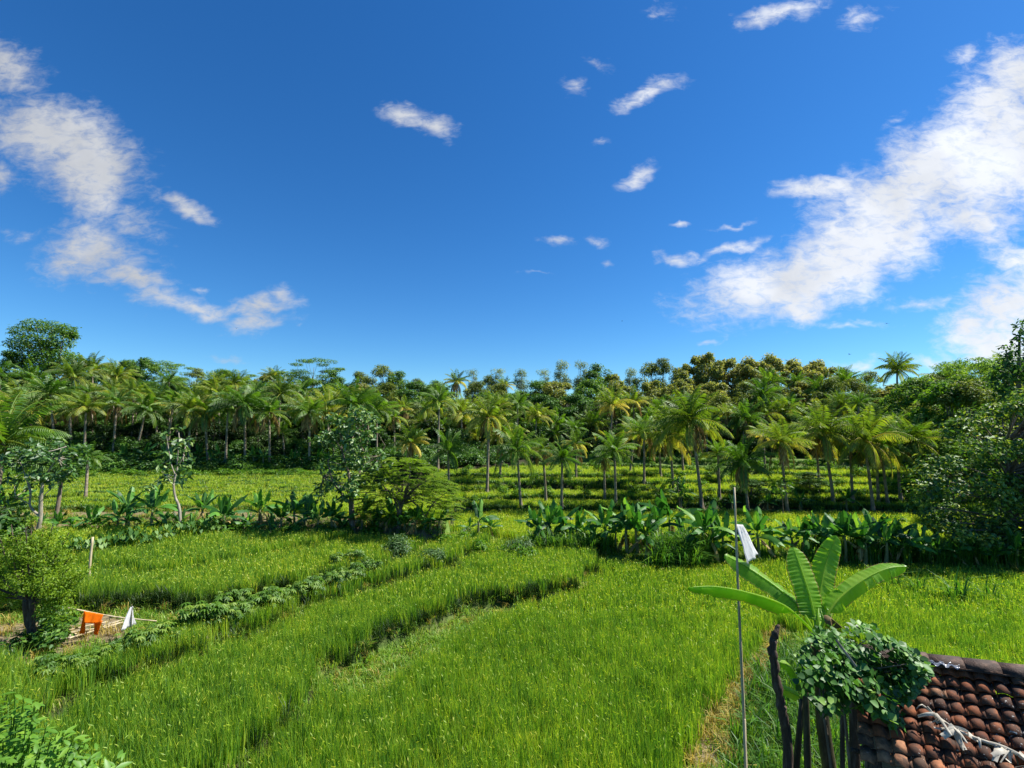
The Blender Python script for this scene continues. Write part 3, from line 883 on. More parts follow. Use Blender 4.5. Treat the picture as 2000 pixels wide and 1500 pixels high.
CROWNS = [palm_crown(500 + i, nf=(22, 26, 20, 28, 24, 18)[i], L=(3.2, 3.5, 2.8, 3.3, 3.6, 3.0)[i], yellow=(.15, .35, .6, .2, .5, .85)[i], mat_green=(i in (0, 2, 3))) for i in range(6)]
SMALLCR = [palm_crown(520 + i, nf=15, L=3.0, yellow=.3, mat_green=True) for i in range(2)]
DRY = [dry_fronds(530 + i) for i in range(3)]
NUTS = [nuts(540 + i) for i in range(2)]
TRUNKS = [unit_trunk(550 + i, (.012, .03, .05, .02)[i], .14, .09, M['palm_bark']) for i in range(4)]

def palm(px, base_py, cx, cy, kind, label, group, D=None, gl=None, size=1.0, dry=False, coco=True):
    """base pixel on the ground (or distance D), crown centre pixel"""
    if D is None:
        b = on_ground(px, base_py)
    else:
        r = ray(px, base_py); x = r[0] / r[1] * D
        b = Vector((x, D, hz(x, D)))
    top = at(cx, cy, b.y + random.uniform(-.5, .5))
    if top.z - b.z < 1.2: top.z = b.z + 1.2
    t = thing('coconut_palm', b, label, 'palm tree', group)
    v = top - b
    tr = link('trunk', random.choice(TRUNKS), t)
    q = v.to_track_quat('Z', 'Y')
    tr.rotation_mode = 'QUATERNION'; tr.rotation_quaternion = q
    thick = .75 + .5 * min(1, v.length / 12)
    tr.scale = (thick, thick, v.length)
    c = link('crown', (SMALLCR + CROWNS)[kind], t)
    c.location = v; c.rotation_euler = (random.uniform(-.2, .2), random.uniform(-.2, .2), random.uniform(0, 6.28)); size *= random.uniform(.82, 1.2); c.scale = (size, size * random.uniform(.88, 1.1), size * random.uniform(.8, 1.2))
    if dry:
        dd = link('dry_fronds', random.choice(DRY), t); dd.location = v; dd.rotation_euler = (0, 0, random.uniform(0, 6.28)); dd.scale = (size,) * 3
    if coco and v.length > 4:
        nn = link('coconuts', random.choice(NUTS), t); nn.location = v; nn.scale = (size,) * 3; nn.rotation_euler = (0, 0, random.uniform(0, 6.28))
    return t

# ---- broadleaf trees
def tree_meshes(seed, h, R, nclump, per, L, W, mat, bark, trunk_r=.18, crown_lo=.35, flat=.75, csize=.22, shell=.3, limb_frac=.9, bow=.06, upbias=.7, profile='round', droop=.15, lo=.0, hi=1.0):
    """returns (trunk mesh, crown mesh): limbs run from the trunk to every leaf clump"""
    rng = np.random.default_rng(seed)
    tb, cb = MB(), MB()
    s = np.linspace(0, 1, 9); ph = rng.random() * 6.283
    axis = np.stack([bow * h * np.sin(s * 2.6) * math.cos(ph), bow * h * np.sin(s * 2.2) * math.sin(ph), s * h * (.86 if profile != 'tall' else .95)], 1)
    rr = trunk_r * (1 - .85 * s); rr[0] *= 1.4
    tube(tb, axis, rr, 8)
    for i in range(nclump):
        f = (i + .5) / nclump
        zf = crown_lo + (1 - crown_lo) * rng.random() ** .85
        u = (zf - crown_lo) / (1 - crown_lo)
        if profile == 'round': pr = math.sqrt(max(.04, 1 - (2 * u - .85) ** 2 * .85)) if u < 1 else .2
        elif profile == 'umbrella': pr = .35 + .65 * min(1, u * 1.6) if u < .8 else 1 - (u - .8) * 2.2
        elif profile == 'tall': pr = .9 - .6 * u
        else: pr = 1.0 - .45 * u
        a = i * 2.399963 + rng.normal() * .4
        rad_ = R * pr * math.sqrt(.08 + .92 * rng.random())
        c = np.array([math.cos(a) * rad_, math.sin(a) * rad_, zf * h])
        ti = min(.92, max(.12, (zf - .18 - .12 * rng.random())))
        p0 = np.array([np.interp(ti, s, axis[:, k]) for k in range(3)])
        c = c + np.array([axis[-1, 0], axis[-1, 1], 0]) * zf * .6
        mid = p0 * .5 + c * .5 + np.array([0, 0, -.04 * h]) + rng.normal(size=3) * .03 * h
        r0 = max(.015, trunk_r * (1 - .85 * ti) * .5)
        tube(tb, catmull([p0, mid, c], 6), np.linspace(r0, .012, 6), 5, .5, False)
        cs = csize * R * (.7 + .6 * rng.random())
        blob_leaves(cb, rng, c, (cs, cs, cs * flat), per, L, W, shell, upbias, lo, hi, droop)
    return tb.mesh('trunk', bark, True), cb.mesh('crown', mat)

def put_tree(name, loc, meshes, label, cat='tree', group=None, rz=None, s=1.0, sz=None):
    t = thing(name, loc, label, cat, group, rz if rz is not None else random.uniform(0, 6.28))
    a = link('trunk', meshes[0], t); c = link('crown', meshes[1], t)
    sc_ = (s, s, sz if sz else s)
    a.scale = sc_; c.scale = sc_
    return t

WOOD = {
    'dark':  [tree_meshes(600 + i, 9, 3.6, 34, 190, .34, .17, M['dark'], M['bark'], .2, .3, .7, .25) for i in range(2)],
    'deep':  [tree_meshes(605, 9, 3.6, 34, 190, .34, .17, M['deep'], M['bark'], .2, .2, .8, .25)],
    'mid':   [tree_meshes(610 + i, 9, 3.4, 34, 190, .32, .16, M['mid'], M['bark'], .2, .3, .8, .25) for i in range(2)],
    'olive': [tree_meshes(620 + i, 9.5, 2.8, 30, 180, .30, .13, M['olive'], M['bark'], .16, .3, .85, .26) for i in range(2)],
    'brown': [tree_meshes(630 + i, 8.5, 3.4, 36, 190, .36, .2, M['brownish'], M['bark'], .2, .3, .7, .22) for i in range(2)],
    'grey':  [tree_meshes(640 + i, 11, 1.7, 24, 120, .26, .08, M['grey'], M['palebark'], .12, .4, 1.1, .36, profile='tall') for i in range(2)],
    'flat':  [tree_meshes(650 + i, 9, 3.9, 26, 230, .26, .11, M['mid'], M['bark'], .18, .45, .2, .33, profile='umbrella', upbias=1.2) for i in range(2)],
    'bright':[tree_meshes(660 + i, 7, 2.6, 24, 180, .32, .17, M['bright'], M['bark'], .14, .3, .8, .28) for i in range(1)],
}
UNDER = [tree_meshes(670 + i, 3.6, 1.9, 16, 150, .36, .18, M['deep'] if i else M['dark'], M['bark'], .08, .15, .8, .36) for i in range(2)]  # understory leaves darkened, their shade put into the colour

# ------------------------------------------------------------------ labels: ordinal words
ORD = ['first', 'second', 'third', 'fourth', 'fifth', 'sixth', 'seventh', 'eighth', 'ninth', 'tenth', 'eleventh', 'twelfth', 'thirteenth', 'fourteenth', 'fifteenth',
       'sixteenth', 'seventeenth', 'eighteenth', 'nineteenth', 'twentieth', 'twenty-first', 'twenty-second', 'twenty-third', 'twenty-fourth', 'twenty-fifth', 'twenty-sixth', 'twenty-seventh', 'twenty-eighth', 'twenty-ninth', 'thirtieth',
       'thirty-first', 'thirty-second', 'thirty-third', 'thirty-fourth', 'thirty-fifth', 'thirty-sixth', 'thirty-seventh', 'thirty-eighth', 'thirty-ninth', 'fortieth', 'forty-first', 'forty-second', 'forty-third', 'forty-fourth', 'forty-fifth']
def ordinal_labels(items, fmt):
    """items: list of (x, setter); sorted left to right and named by their place in the row"""
    items = sorted(items, key=lambda q: q[0])
    n = len(items)
    for i, (x, o) in enumerate(items):
        if n == 1: w = 'only'
        elif i == 0: w = 'leftmost'
        elif i == n - 1: w = 'rightmost'
        else: w = ORD[i] if i < len(ORD) else ORD[-1]
        o['label'] = fmt % w

def screen_x(o):
    p = o.location; return 1000 + FPX * p.x / p.y

# ------------------------------------------------------------------ coconut palms
rows = {}
def P(row, *a, **k):
    o = palm(*a, label=None, group='coconut palms standing among the terraces and along the wood', **k)
    rows.setdefault(row, []).append((screen_x(o), o)); return o

# tall row along the left edge of the wood (base px, base py, crown px, crown py, crown mesh)
for (bx, by, cx, cy, kd, s, dr) in [
        (40, 921, 35, 800, 3, 1.0, 0), (108, 921, 98, 770, 4, 1.05, 1), (163, 921, 168, 795, 3, .95, 1), (218, 921, 228, 788, 4, .95, 1), (262, 921, 285, 800, 5, 1.0, 0), (322, 921, 338, 790, 4, .95, 0),
        (406, 921, 400, 805, 5, .95, 1), (368, 921, 372, 800, 3, .9, 0), (440, 921, 446, 795, 4, 1.0, 0), (478, 921, 478, 790, 5, 1.0, 1), (526, 921, 525, 805, 4, .95, 1), (556, 921, 552, 845, 2, .8, 0),
        (603, 921, 604, 805, 5, 1.0, 1), (640, 921, 640, 800, 3, .95, 0), (668, 921, 690, 790, 2, 1.0, 0), (140, 921, 136, 800, 2, .9, 0)]:
    P('left', bx, by, cx, cy, kd, size=s, dry=bool(dr), D=51 + random.uniform(-1, 2.5))
# palms standing on the terraces, bases seen
for (bx, by, cx, cy, kd, s, dr) in [
        (801, 925, 803, 865, 7, .95, 1), (855, 920, 858, 785, 4, .85, 0), (876, 952, 875, 880, 2, .72, 0), (951, 968, 955, 815, 3, .8, 1), (976, 940, 980, 845, 6, .8, 1),
        (1018, 992, 1010, 878, 2, .85, 0), (1066, 985, 1060, 880, 7, .7, 1), (1097, 996, 1098, 893, 2, .68, 0), (1125, 940, 1125, 868, 7, .75, 1), (1182, 982, 1180, 895, 4, .62, 1), (1203, 990, 1200, 880, 2, .72, 0),
        (1258, 945, 1258, 845, 4, .8, 1), (1316, 965, 1308, 850, 6, .8, 0), (1371, 994, 1350, 822, 3, .92, 1), (1230, 925, 1240, 850, 7, .8, 0), (1405, 975, 1402, 885, 4, .75, 0),
        (1462, 1004, 1452, 905, 2, .8, 1), (1539, 1008, 1524, 862, 3, .9, 1), (1600, 944, 1594, 860, 6, .8, 0), (1628, 985, 1608, 845, 3, .92, 1), (1666, 985, 1660, 850, 2, .8, 1), (1706, 1003, 1688, 862, 3, .85, 1),
        (1735, 990, 1720, 870, 4, .8, 0), (1760, 980, 1752, 862, 2, .85, 1), (1716, 985, 1712, 880, 6, .7, 0), (1820, 985, 1785, 860, 3, .95, 0), (1335, 925, 1330, 850, 4, .7, 0), (1290, 930, 1288, 862, 6, .7, 1), (1495, 930, 1490, 850, 7, .75, 0)]:
    P('terrace', bx, by, cx, cy, kd, size=s, dry=bool(dr))
# second line at the edge of the wood in the middle and right
for (cx, cy, kd, s, D) in [
        (735, 800, 2, .9, 56), (770, 815, 4, .9, 58), (830, 800, 3, .9, 62), (905, 820, 4, .85, 64), (930, 850, 6, .85, 63), (1040, 835, 5, .85, 65), (1085, 850, 4, .8, 63), (1150, 840, 6, .85, 64),
        (1190, 790, 7, 1.0, 66), (1238, 785, 7, .95, 66), (1290, 800, 2, .9, 66), (1340, 790, 4, .9, 67), (1390, 830, 5, .85, 64), (1440, 820, 2, .9, 66), (1470, 850, 4, .9, 63), (1490, 770, 2, 1.0, 66),
        (1540, 790, 4, .95, 66), (1570, 835, 5, .9, 63), (1640, 800, 2, .95, 65), (1690, 790, 4, .95, 64), (1735, 810, 2, .95, 61), (1780, 800, 6, .95, 58), (1830, 800, 2, .95, 55), (1010, 800, 5, .9, 68), (1120, 815, 2, .85, 67)]:
    P('edge', cx, 900, cx, cy, kd, size=s, D=D, dry=(kd in (4, 7)))
# palms high on the slope and on the skyline
for (cx, cy, kd, s, D) in [
        (892, 745, 7, 1.1, 72), (985, 752, 7, 1.0, 76), (855, 765, 4, .95, 74), (1752, 722, 3, .85, 66), (1865, 745, 3, 1.15, 60), (1600, 765, 2, 1.1, 72), (1555, 745, 4, 1.1, 76), (1690, 765, 4, 1.1, 70),
        (1975, 735, 3, 1.2, 52), (230, 735, 3, 1.0, 68), (330, 745, 2, 1.0, 66), (140, 735, 3, 1.1, 66), (60, 745, 4, 1.1, 62), (180, 722, 3, 1.0, 74), (0, 735, 2, 1.1, 60), (535, 735, 3, .8, 82), (420, 755, 3, 1.0, 64), (500, 765, 2, .9, 62), (590, 765, 2, .95, 62),
        (1650, 745, 2, 1.1, 74), (1500, 745, 2, 1.1, 74), (265, 760, 2, .95, 60), (460, 750, 3, .95, 66)]:
    P('slope', cx, 850, cx, cy, kd, size=s * .88, D=D, dry=(kd in (4, 7)))
q_ = random.Random(21)
for px in range(15, 700, 41):
    P('leftback', px + q_.uniform(-9, 9), 900, px, q_.uniform(768, 800), q_.choice((2, 3, 4, 6, 7)), size=q_.uniform(.7, .95), D=q_.uniform(55, 58), dry=q_.random() < .4)
for px in range(715, 1860, 37):
    P('back', px + q_.uniform(-9, 9), 900, px, q_.uniform(782, 842), q_.choice((2, 3, 4, 5, 6, 7)), size=q_.uniform(.7, .95), D=q_.uniform(60, 67) if px < 1650 else q_.uniform(54, 58), dry=q_.random() < .4)
big = palm(-3, 960, 8, 862, 5, 'nearer palm with wide yellow green fronds cut by the left edge of the picture', 'palm tree', D=31, size=1.15)
big['group'] = 'coconut palms standing among the terraces and along the wood'
low = palm(170, 935, 172, 893, 1, 'low stemless young palm with yellow fronds beside the leafy left trees', None, D=36, size=.62, coco=False)
low['group'] = 'coconut palms standing among the terraces and along the wood'
yp = palm(1289, 1003, 1290, 968, 0, 'tiny bright young palm behind the right banana row', None, size=.42, coco=False)
yp['group'] = 'coconut palms standing among the terraces and along the wood'
ordinal_labels(rows['left'], '%s from left of the tall palms along the wood at the left')
ordinal_labels(rows['terrace'], '%s from left of the bare trunked palms standing on the right terraces')
ordinal_labels(rows['edge'], '%s from left of the palms crowding the slope behind the right terraces')
ordinal_labels(rows['slope'], '%s from left of the palms rising out of the hillside broadleaf trees')
ordinal_labels(rows['leftback'], '%s from left of the palms half hidden behind the tall left palms')
ordinal_labels(rows['back'], '%s from left of the slim palms in the wood edge behind the right terraces')
for r in rows.values():
    for x, o in r:
        o['label'] = o['label'].replace('leftmost from left', 'leftmost').replace('rightmost from left', 'rightmost')

# ------------------------------------------------------------------ the wood on the hillside
def wood():
    rng = random.Random(4)
    L = {}
    word = {'deep': 'trees with shade painted into their leaves', 'dark': 'dark green bushy trees', 'mid': 'mid green broadleaf trees', 'olive': 'olive green light crowned trees', 'brown': 'brown tinged rounded trees',
            'grey': 'slim pale grey green trees', 'flat': 'flat layered spreading trees', 'bright': 'small bright green trees'}
    cat = []
    def add(px, D, kind, s, top_py=None, where=''):
        x = (px - 1000) / FPX * D
        z = hz(x, D)
        ms = rng.choice(WOOD[kind])
        h = {'deep': 9, 'dark': 9, 'mid': 9, 'olive': 9.5, 'brown': 8.5, 'grey': 11, 'flat': 9, 'bright': 7}[kind]
        if top_py is not None:
            zt = at(px, top_py, D).z
            sz = max(.35, (zt - z) / h); s = max(s, sz * .75) if s == 0 else s
        else: sz = s
        o = put_tree('hillside_tree', (x, D, z - .2), ms, None, 'tree', 'broadleaf trees of the wood on the hillside', rng.uniform(0, 6.28), s, sz)
        L.setdefault((kind, where), []).append((px, o))
    sky = [  # skyline px, top py, kind, scale
        (-60, 705, 'dark', 1.1), (15, 702, 'dark', .9), (165, 708, 'dark', 1.0), (205, 715, 'olive', 1.0), (250, 706, 'dark', .95), (280, 702, 'mid', 1.0), (335, 706, 'flat', .9), (385, 722, 'olive', .9), (430, 724, 'dark', 1.0),
        (480, 725, 'flat', 1.0), (525, 730, 'brown', .9), (570, 718, 'flat', 1.0), (612, 700, 'flat', 1.15), (650, 728, 'mid', .9), (700, 728, 'olive', 1.0), (742, 716, 'olive', 1.1), (775, 728, 'mid', 1.0), (815, 742, 'olive', .9), (850, 745, 'mid', .9),
        (920, 720, 'grey', 1.1), (955, 735, 'olive', .9), (975, 718, 'grey', 1.2), (1015, 724, 'grey', 1.2), (1060, 720, 'grey', 1.2), (1098, 708, 'grey', 1.25), (1135, 704, 'grey', 1.25), (1165, 715, 'mid', 1.0), (1200, 730, 'brown', .9), (1235, 722, 'grey', 1.1),
        (1270, 712, 'olive', 1.1), (1300, 704, 'olive', 1.1), (1340, 712, 'brown', 1.1), (1382, 690, 'brown', 1.2), (1430, 700, 'brown', 1.1), (1465, 702, 'brown', 1.2), (1510, 696, 'brown', 1.2), (1550, 704, 'brown', 1.1), (1595, 706, 'brown', 1.1), (1650, 722, 'olive', .9),
        (1700, 728, 'olive', .9), (1790, 738, 'bright', 1.0), (1835, 728, 'bright', 1.1), (1905, 704, 'flat', 1.1), (1945, 712, 'dark', 1.0), (2040, 700, 'dark', 1.2)]
    for px, ty, k, s in sky:
        D = 84 if 200 < px < 1600 else 76
        if px > 1750: D = 62
        add(px, D, k, s, ty, 'skyline')
    # upper slope
    for i, px in enumerate(range(-120, 2120, 58)):
        k = rng.choice(['dark', 'mid', 'olive', 'brown'] if px < 1100 else ['brown', 'brown', 'olive', 'mid'])
        if px < 500: k = rng.choice(['dark', 'dark', 'mid', 'olive'])
        D = 75 if 200 < px < 1600 else 69
        if px > 1750: D = 57
        add(px + rng.uniform(-14, 14), D, k, rng.uniform(.95, 1.15), rng.uniform(742, 752), 'upper')
    for i, px in enumerate(range(-120, 2060, 66)):
        k = rng.choice(['dark', 'mid', 'dark', 'olive'] if px < 1150 else ['brown', 'mid', 'mid', 'olive'])
        D = 68 if 700 < px < 1700 else 61
        if px > 1750: D = 54
        add(px + rng.uniform(-14, 14), D, k, rng.uniform(.85, 1.0), rng.uniform(768, 785), 'lower')
    # trees closing the wood behind the first trunks, shade painted into their leaves
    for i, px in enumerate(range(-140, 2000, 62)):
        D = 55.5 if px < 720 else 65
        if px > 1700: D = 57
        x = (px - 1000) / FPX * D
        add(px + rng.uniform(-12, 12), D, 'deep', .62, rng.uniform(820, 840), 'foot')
    wherew = {'skyline': 'on the skyline', 'upper': 'just below the skyline', 'lower': 'on the lower slope', 'foot': 'at the shady foot'}
    for (k, w), it in L.items():
        ordinal_labels(it, '%s of the ' + word[k] + ' ' + wherew[w])
        for _, o in it:
            l = o['label']
            if not l.startswith(('leftmost', 'rightmost', 'only')): o['label'] = l.replace(' of the ', ' from left of the ', 1)
            if l.startswith('only'): o['label'] = l.replace('only of the ', 'single one of the ', 1)
    # bushes under the palms, shade put into their leaf colour
    U = []
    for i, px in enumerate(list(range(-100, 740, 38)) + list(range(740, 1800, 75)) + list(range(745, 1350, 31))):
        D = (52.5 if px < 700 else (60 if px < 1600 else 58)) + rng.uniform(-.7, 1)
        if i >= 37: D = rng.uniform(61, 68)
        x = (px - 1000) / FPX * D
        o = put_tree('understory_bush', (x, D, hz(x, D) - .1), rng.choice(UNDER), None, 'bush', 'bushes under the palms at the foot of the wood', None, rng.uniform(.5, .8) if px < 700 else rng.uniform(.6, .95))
        U.append((px, o))
    ordinal_labels(U, '%s from left of the dark bushes under the palms along the foot of the wood')
    for _, o in U: o['label'] = o['label'].replace('leftmost from left', 'leftmost').replace('rightmost from left', 'rightmost')
wood()

# the lone big tree on the skyline at the left
def lone_tree():
    rng = np.random.default_rng(77)
    D = 74.0
    b = at(95, 800, D); b.z = hz(b.x, D)
    t = thing('rain_tree', b, 'big lone dark green tree with a rounded crown standing above the skyline at the left', 'tree')
    tb, cb = MB(), MB()
    top = at(90, 640, D) - b
    tube(tb, catmull([(0, 0, 0), (.3, 0, top.z * .4), (top.x * .5, 0, top.z * .75)], 8), np.linspace(.55, .2, 8), 8)
    clumps = [(45, 648, 24), (70, 636, 24), (100, 640, 24), (128, 645, 20), (35, 672, 22), (60, 668, 24), (90, 665, 22), (120, 668, 24), (138, 655, 14), (55, 695, 24), (85, 700, 26), (118, 695, 24), (140, 700, 20), (80, 690, 22), (40, 705, 20), (105, 715, 26), (140, 720, 20), (70, 722, 24), (20, 692, 12), (100, 680, 18)]
    for (px, py, r) in clumps:
        for k in range(2):
            c = np.array(at(px, py, D + rng.uniform(-3, 3))) - np.array(b)
            tube(tb, catmull([np.array([top.x * .3, 0, top.z * .5]), c * .6 + np.array([0, 0, top.z * .1]), c], 6), np.linspace(.14, .03, 6), 5, .5, False)
            R_ = r / FPX * D * .92
            blob_leaves(cb, rng, c, (R_, R_, R_ * .62), 300, .36, .2, .45, .9)
    tb.build('trunk', M['bark'], t, True); cb.build('crown', M['mid'], t)
lone_tree()

# ------------------------------------------------------------------ banana plants
def banana_leaf(mb, pts, W, nrm, rng, fold=.35, tears=.12, petiole=.18, lo=.3, hi=.8, n=16, m=4, wave=.06, tipround=.55, stem_r=.03):
    """blade along a midrib polyline (first part is the bare petiole)"""
    c = catmull(pts, n)
    T = norm(np.gradient(c, axis=0)); nrm = np.asarray(nrm, float)
    S_ = norm(np.cross(T, nrm)); U = np.cross(S_, T)
    s = np.linspace(0, 1, n)
    b = np.clip((s - petiole) / (1 - petiole), 0, 1)
    w = W * .5 * np.where(b > 0, np.minimum(1, (b / .10) ** .6) * (1 - np.clip((b - tipround) / (1 - tipround), 0, 1) ** 2.2) ** .5, 0)
    tube(mb, c[:int(n * .97)], np.linspace(stem_r, stem_r * .25, len(c[:int(n * .97)])), 5, min(1, hi + .15), False)
    for sg in (1, -1):
        ph = rng.random() * 6.28
        V = []
        for j in range(m + 1):
            f = j / m
            wob_ = wave * W * (.4 * np.sin(s * 22 + ph + f) + .35 * np.sin(s * 61 + ph * 2 + f * 2) + (.45 if n > 80 else 0) * np.sin(s * 170 + ph + f)) * f
            ang = fold + .5 * f * fold
            V.append(c + S_ * (sg * w * f * math.cos(ang))[:, None] - U * (w * f * math.sin(ang) - wob_)[:, None])
        V = np.stack(V, 1)  # n, m+1, 3
        cl = lo + (hi - lo) * rng.random()
        i0 = int(n * petiole)
        i = i0
        while i < n - 1:
            ln = (rng.integers(2, 5) if n < 80 else rng.integers(5, 16)) if tears > 0 else n
            j = min(n - 1, i + ln)
            blk = V[i:j + 1].copy()
            if tears > 0:
                blk = blk - U[i:j + 1, None] * (np.arange(m + 1)[None, :, None] / m) * rng.normal() * tears * W * .5
            a = blk.shape[0]
            id_ = np.arange(a * (m + 1)).reshape(a, m + 1)
            Q = np.stack([id_[:-1, :-1], id_[:-1, 1:], id_[1:, 1:], id_[1:, :-1]], -1).reshape(-1, 4)
            rv_ = np.full((a, m + 1), np.clip(cl + rng.normal() * .06, 0, 1))
            if n > 80 and rng.random() < .6: rv_[:, -1] = 1.8
            if len(Q): mb.add(blk.reshape(-1, 3), Q, None, rv_.ravel())
            i = j

def far_leaf_mesh(seed, L=1.7, W=.5, el=60, droop=60, dry=False):
    rng = np.random.default_rng(seed); mb = MB()
    e = np.radians(np.linspace(el, el - droop, 6)); st = L / 5
    x = np.concatenate([[0], np.cumsum(np.cos(e[:-1]) * st)]); z = np.concatenate([[0], np.cumsum(np.sin(e[:-1]) * st)])
    pts = np.stack([x, rng.normal() * .05 * np.arange(6), z], 1)
    banana_leaf(mb, pts, W, (-.3, .0, 1) if el > 45 else (0, 0, 1), rng, .3 + .25 * rng.random(), .25, .2, .1, .9, 12, 3, .05, .5, .022)
    return mb.mesh('banana_leaf', M['banana_dry'] if dry else M['banana'])

BL = {'up': [far_leaf_mesh(700 + i, 1.6, .46, 84 - 4 * i, 16 + 9 * i) for i in range(3)],
      'mid': [far_leaf_mesh(710 + i, 1.85, .5, 66 - 6 * i, 48 + 14 * i) for i in range(5)],
      'low': [far_leaf_mesh(720 + i, 1.7, .48, 36 - 8 * i, 75 + 10 * i) for i in range(3)],
      'dry': [far_leaf_mesh(730 + i, 1.3, .3, -25 - 12 * i, 55, True) for i in range(3)]}
def bstem(seed):
    mb = MB(); rng = np.random.default_rng(seed); s = np.linspace(0, 1, 7)
    tube(mb, np.stack([.04 * np.sin(s * 3), .03 * np.sin(s * 2), s], 1), .115 - .06 * s, 8)
    return mb.mesh('banana_stem', M['banana_stem'], True)
BST = [bstem(740), bstem(741)]

def banana(px, base_py, hpx, label=None, group=None, nl=7, dry=2, loc=None, name='banana_plant', total=None):
    b = Vector(loc) if loc else on_ground(px, base_py)
    Ht = total if total else hpx / FPX * b.y
    t = thing(name, b, label, 'banana plant', group)
    k = Ht / 2.9
    hs = 1.25 * k
    st = link('stem', random.choice(BST), t); st.scale = (k ** .5, k ** .5, hs + .15 * k); st.rotation_euler = (random.uniform(-.08, .08), random.uniform(-.08, .08), random.uniform(0, 6))
    a0 = random.uniform(0, 6.28)
    def lf(kind, a):
        o = link('leaf' if kind != 'dry' else 'dry_leaf', random.choice(BL[kind]), t)
        o.location = (0, 0, hs + (0 if kind != 'dry' else -.05)); o.rotation_euler = (0, 0, a); q = k * random.uniform(.85, 1.1); o.scale = (q, q, q)
    lf('up', a0); lf('up', a0 + 1.3)
    if nl > 6: lf('up', a0 + 2.6)
    nmid = max(2, nl - 4)
    for i in range(nmid): lf('mid', a0 + 1.1 + i * 6.283 / nmid + random.uniform(-.35, .35))
    for i in range(2): lf('low', a0 + random.uniform(0, 6.28))
    for i in range(random.randint(0, dry)): lf('dry', random.uniform(0, 6.28))
    return t

G1 = 'banana plants of the row between the left paddies'
left_b = [(8, 1030, 85), (38, 1040, 45), (78, 1044, 45), (112, 1048, 52), (140, 1046, 40), (176, 1048, 62), (192, 1046, 46), (228, 1046, 72), (250, 1046, 55), (247, 1030, 82), (297, 1044, 95), (312, 1048, 50), (350, 1048, 55), (372, 1046, 48), (395, 1030, 72),
          (402, 1048, 45), (435, 1052, 88), (455, 1046, 80), (478, 1048, 48), (508, 1042, 75), (528, 1050, 45), (548, 1048, 68), (574, 1040, 80), (598, 1044, 70), (622, 1050, 76), (648, 1050, 74), (668, 1048, 40),
          (706, 1050, 72), (740, 1052, 52), (762, 1050, 72), (790, 1052, 44), (812, 1052, 60), (840, 1054, 46), (858, 1056, 60), (915, 1052, 42), (936, 1058, 80), (958, 1052, 44)]
it = [(p[0], banana(p[0], p[1], p[2], group=G1, nl=random.choice([6, 7, 7, 8]))) for p in left_b]
ordinal_labels(it[:27], '%s banana plant from left in the row beyond the left paddies')
ordinal_labels(it[27:], '%s banana plant from left between the tall middle tree and right row')
G2 = 'banana plants of the row across the right half of the fields'
right_b = [(1050, 1072, 72), (1072, 1070, 84), (1098, 1066, 78), (1104, 1072, 48), (1128, 1074, 72), (1142, 1070, 52), (1158, 1078, 50), (1182, 1082, 92), (1204, 1080, 68), (1226, 1084, 94), (1246, 1086, 98), (1262, 1092, 82), (1284, 1080, 90), (1310, 1068, 98), (1332, 1080, 60),
           (1378, 1094, 104), (1398, 1096, 66), (1414, 1092, 84), (1440, 1094, 58), (1482, 1096, 90), (1508, 1092, 60)]
it = [(p[0], banana(p[0], p[1], p[2] * 1.12, group=G2, nl=random.choice([7, 8, 8]))) for p in right_b]
ordinal_labels(it, '%s banana plant from left in the row right of the centre')
G3 = 'banana plants crowded in the thicket in front of the big right tree'
right_t = [(1548, 1092, 78), (1572, 1096, 92), (1590, 1088, 80), (1612, 1098, 95), (1632, 1092, 90), (1652, 1100, 100), (1676, 1094, 84), (1690, 1102, 98), (1712, 1096, 100), (1730, 1104, 90), (1748, 1096, 86), (1770, 1104, 84), (1800, 1102, 72), (1832, 1106, 64), (1862, 1106, 56), (1905, 1108, 60), (1945, 1110, 54), (1988, 1112, 76), (2030, 1112, 80)]
it = [(p[0], banana(p[0], p[1], p[2], group=G3, nl=8)) for p in right_t]
ordinal_labels(it, '%s banana plant from left in the thicket below the big right tree')
G4 = 'small banana plants at the foot of the left wood'
it = []
for px in (395, 418, 436, 458, 500, 520, 572, 590, 625, 648, 250, 290, 330):
    D = 50.2 + random.uniform(-.3, .6); x = (px - 1000) / FPX * D
    it.append((px, banana(0, 0, 0, group=G4, nl=6, loc=(x, D, hz(x, D)), total=random.uniform(2.0, 2.7))))
ordinal_labels(it, '%s small banana plant from left at the foot of the left wood')
G5 = 'banana plants and saplings among the right terraces'
it = []
for px, py, hh in ((1330, 996, 58), (1500, 1002, 42), (1655, 998, 46), (1565, 1000, 44), (1430, 1000, 36)):
    it.append((px, banana(px, py, hh, group=G5, nl=7)))
ordinal_labels(it, '%s banana plant from left among the palm trunks on the terraces')
for o in bpy.data.objects:
    l = o.get('label')
    if l:
        for w in ('leftmost', 'rightmost'):
            if l.startswith(w) and ' plant from left' in l: o['label'] = l.replace(' from left', '', 1)

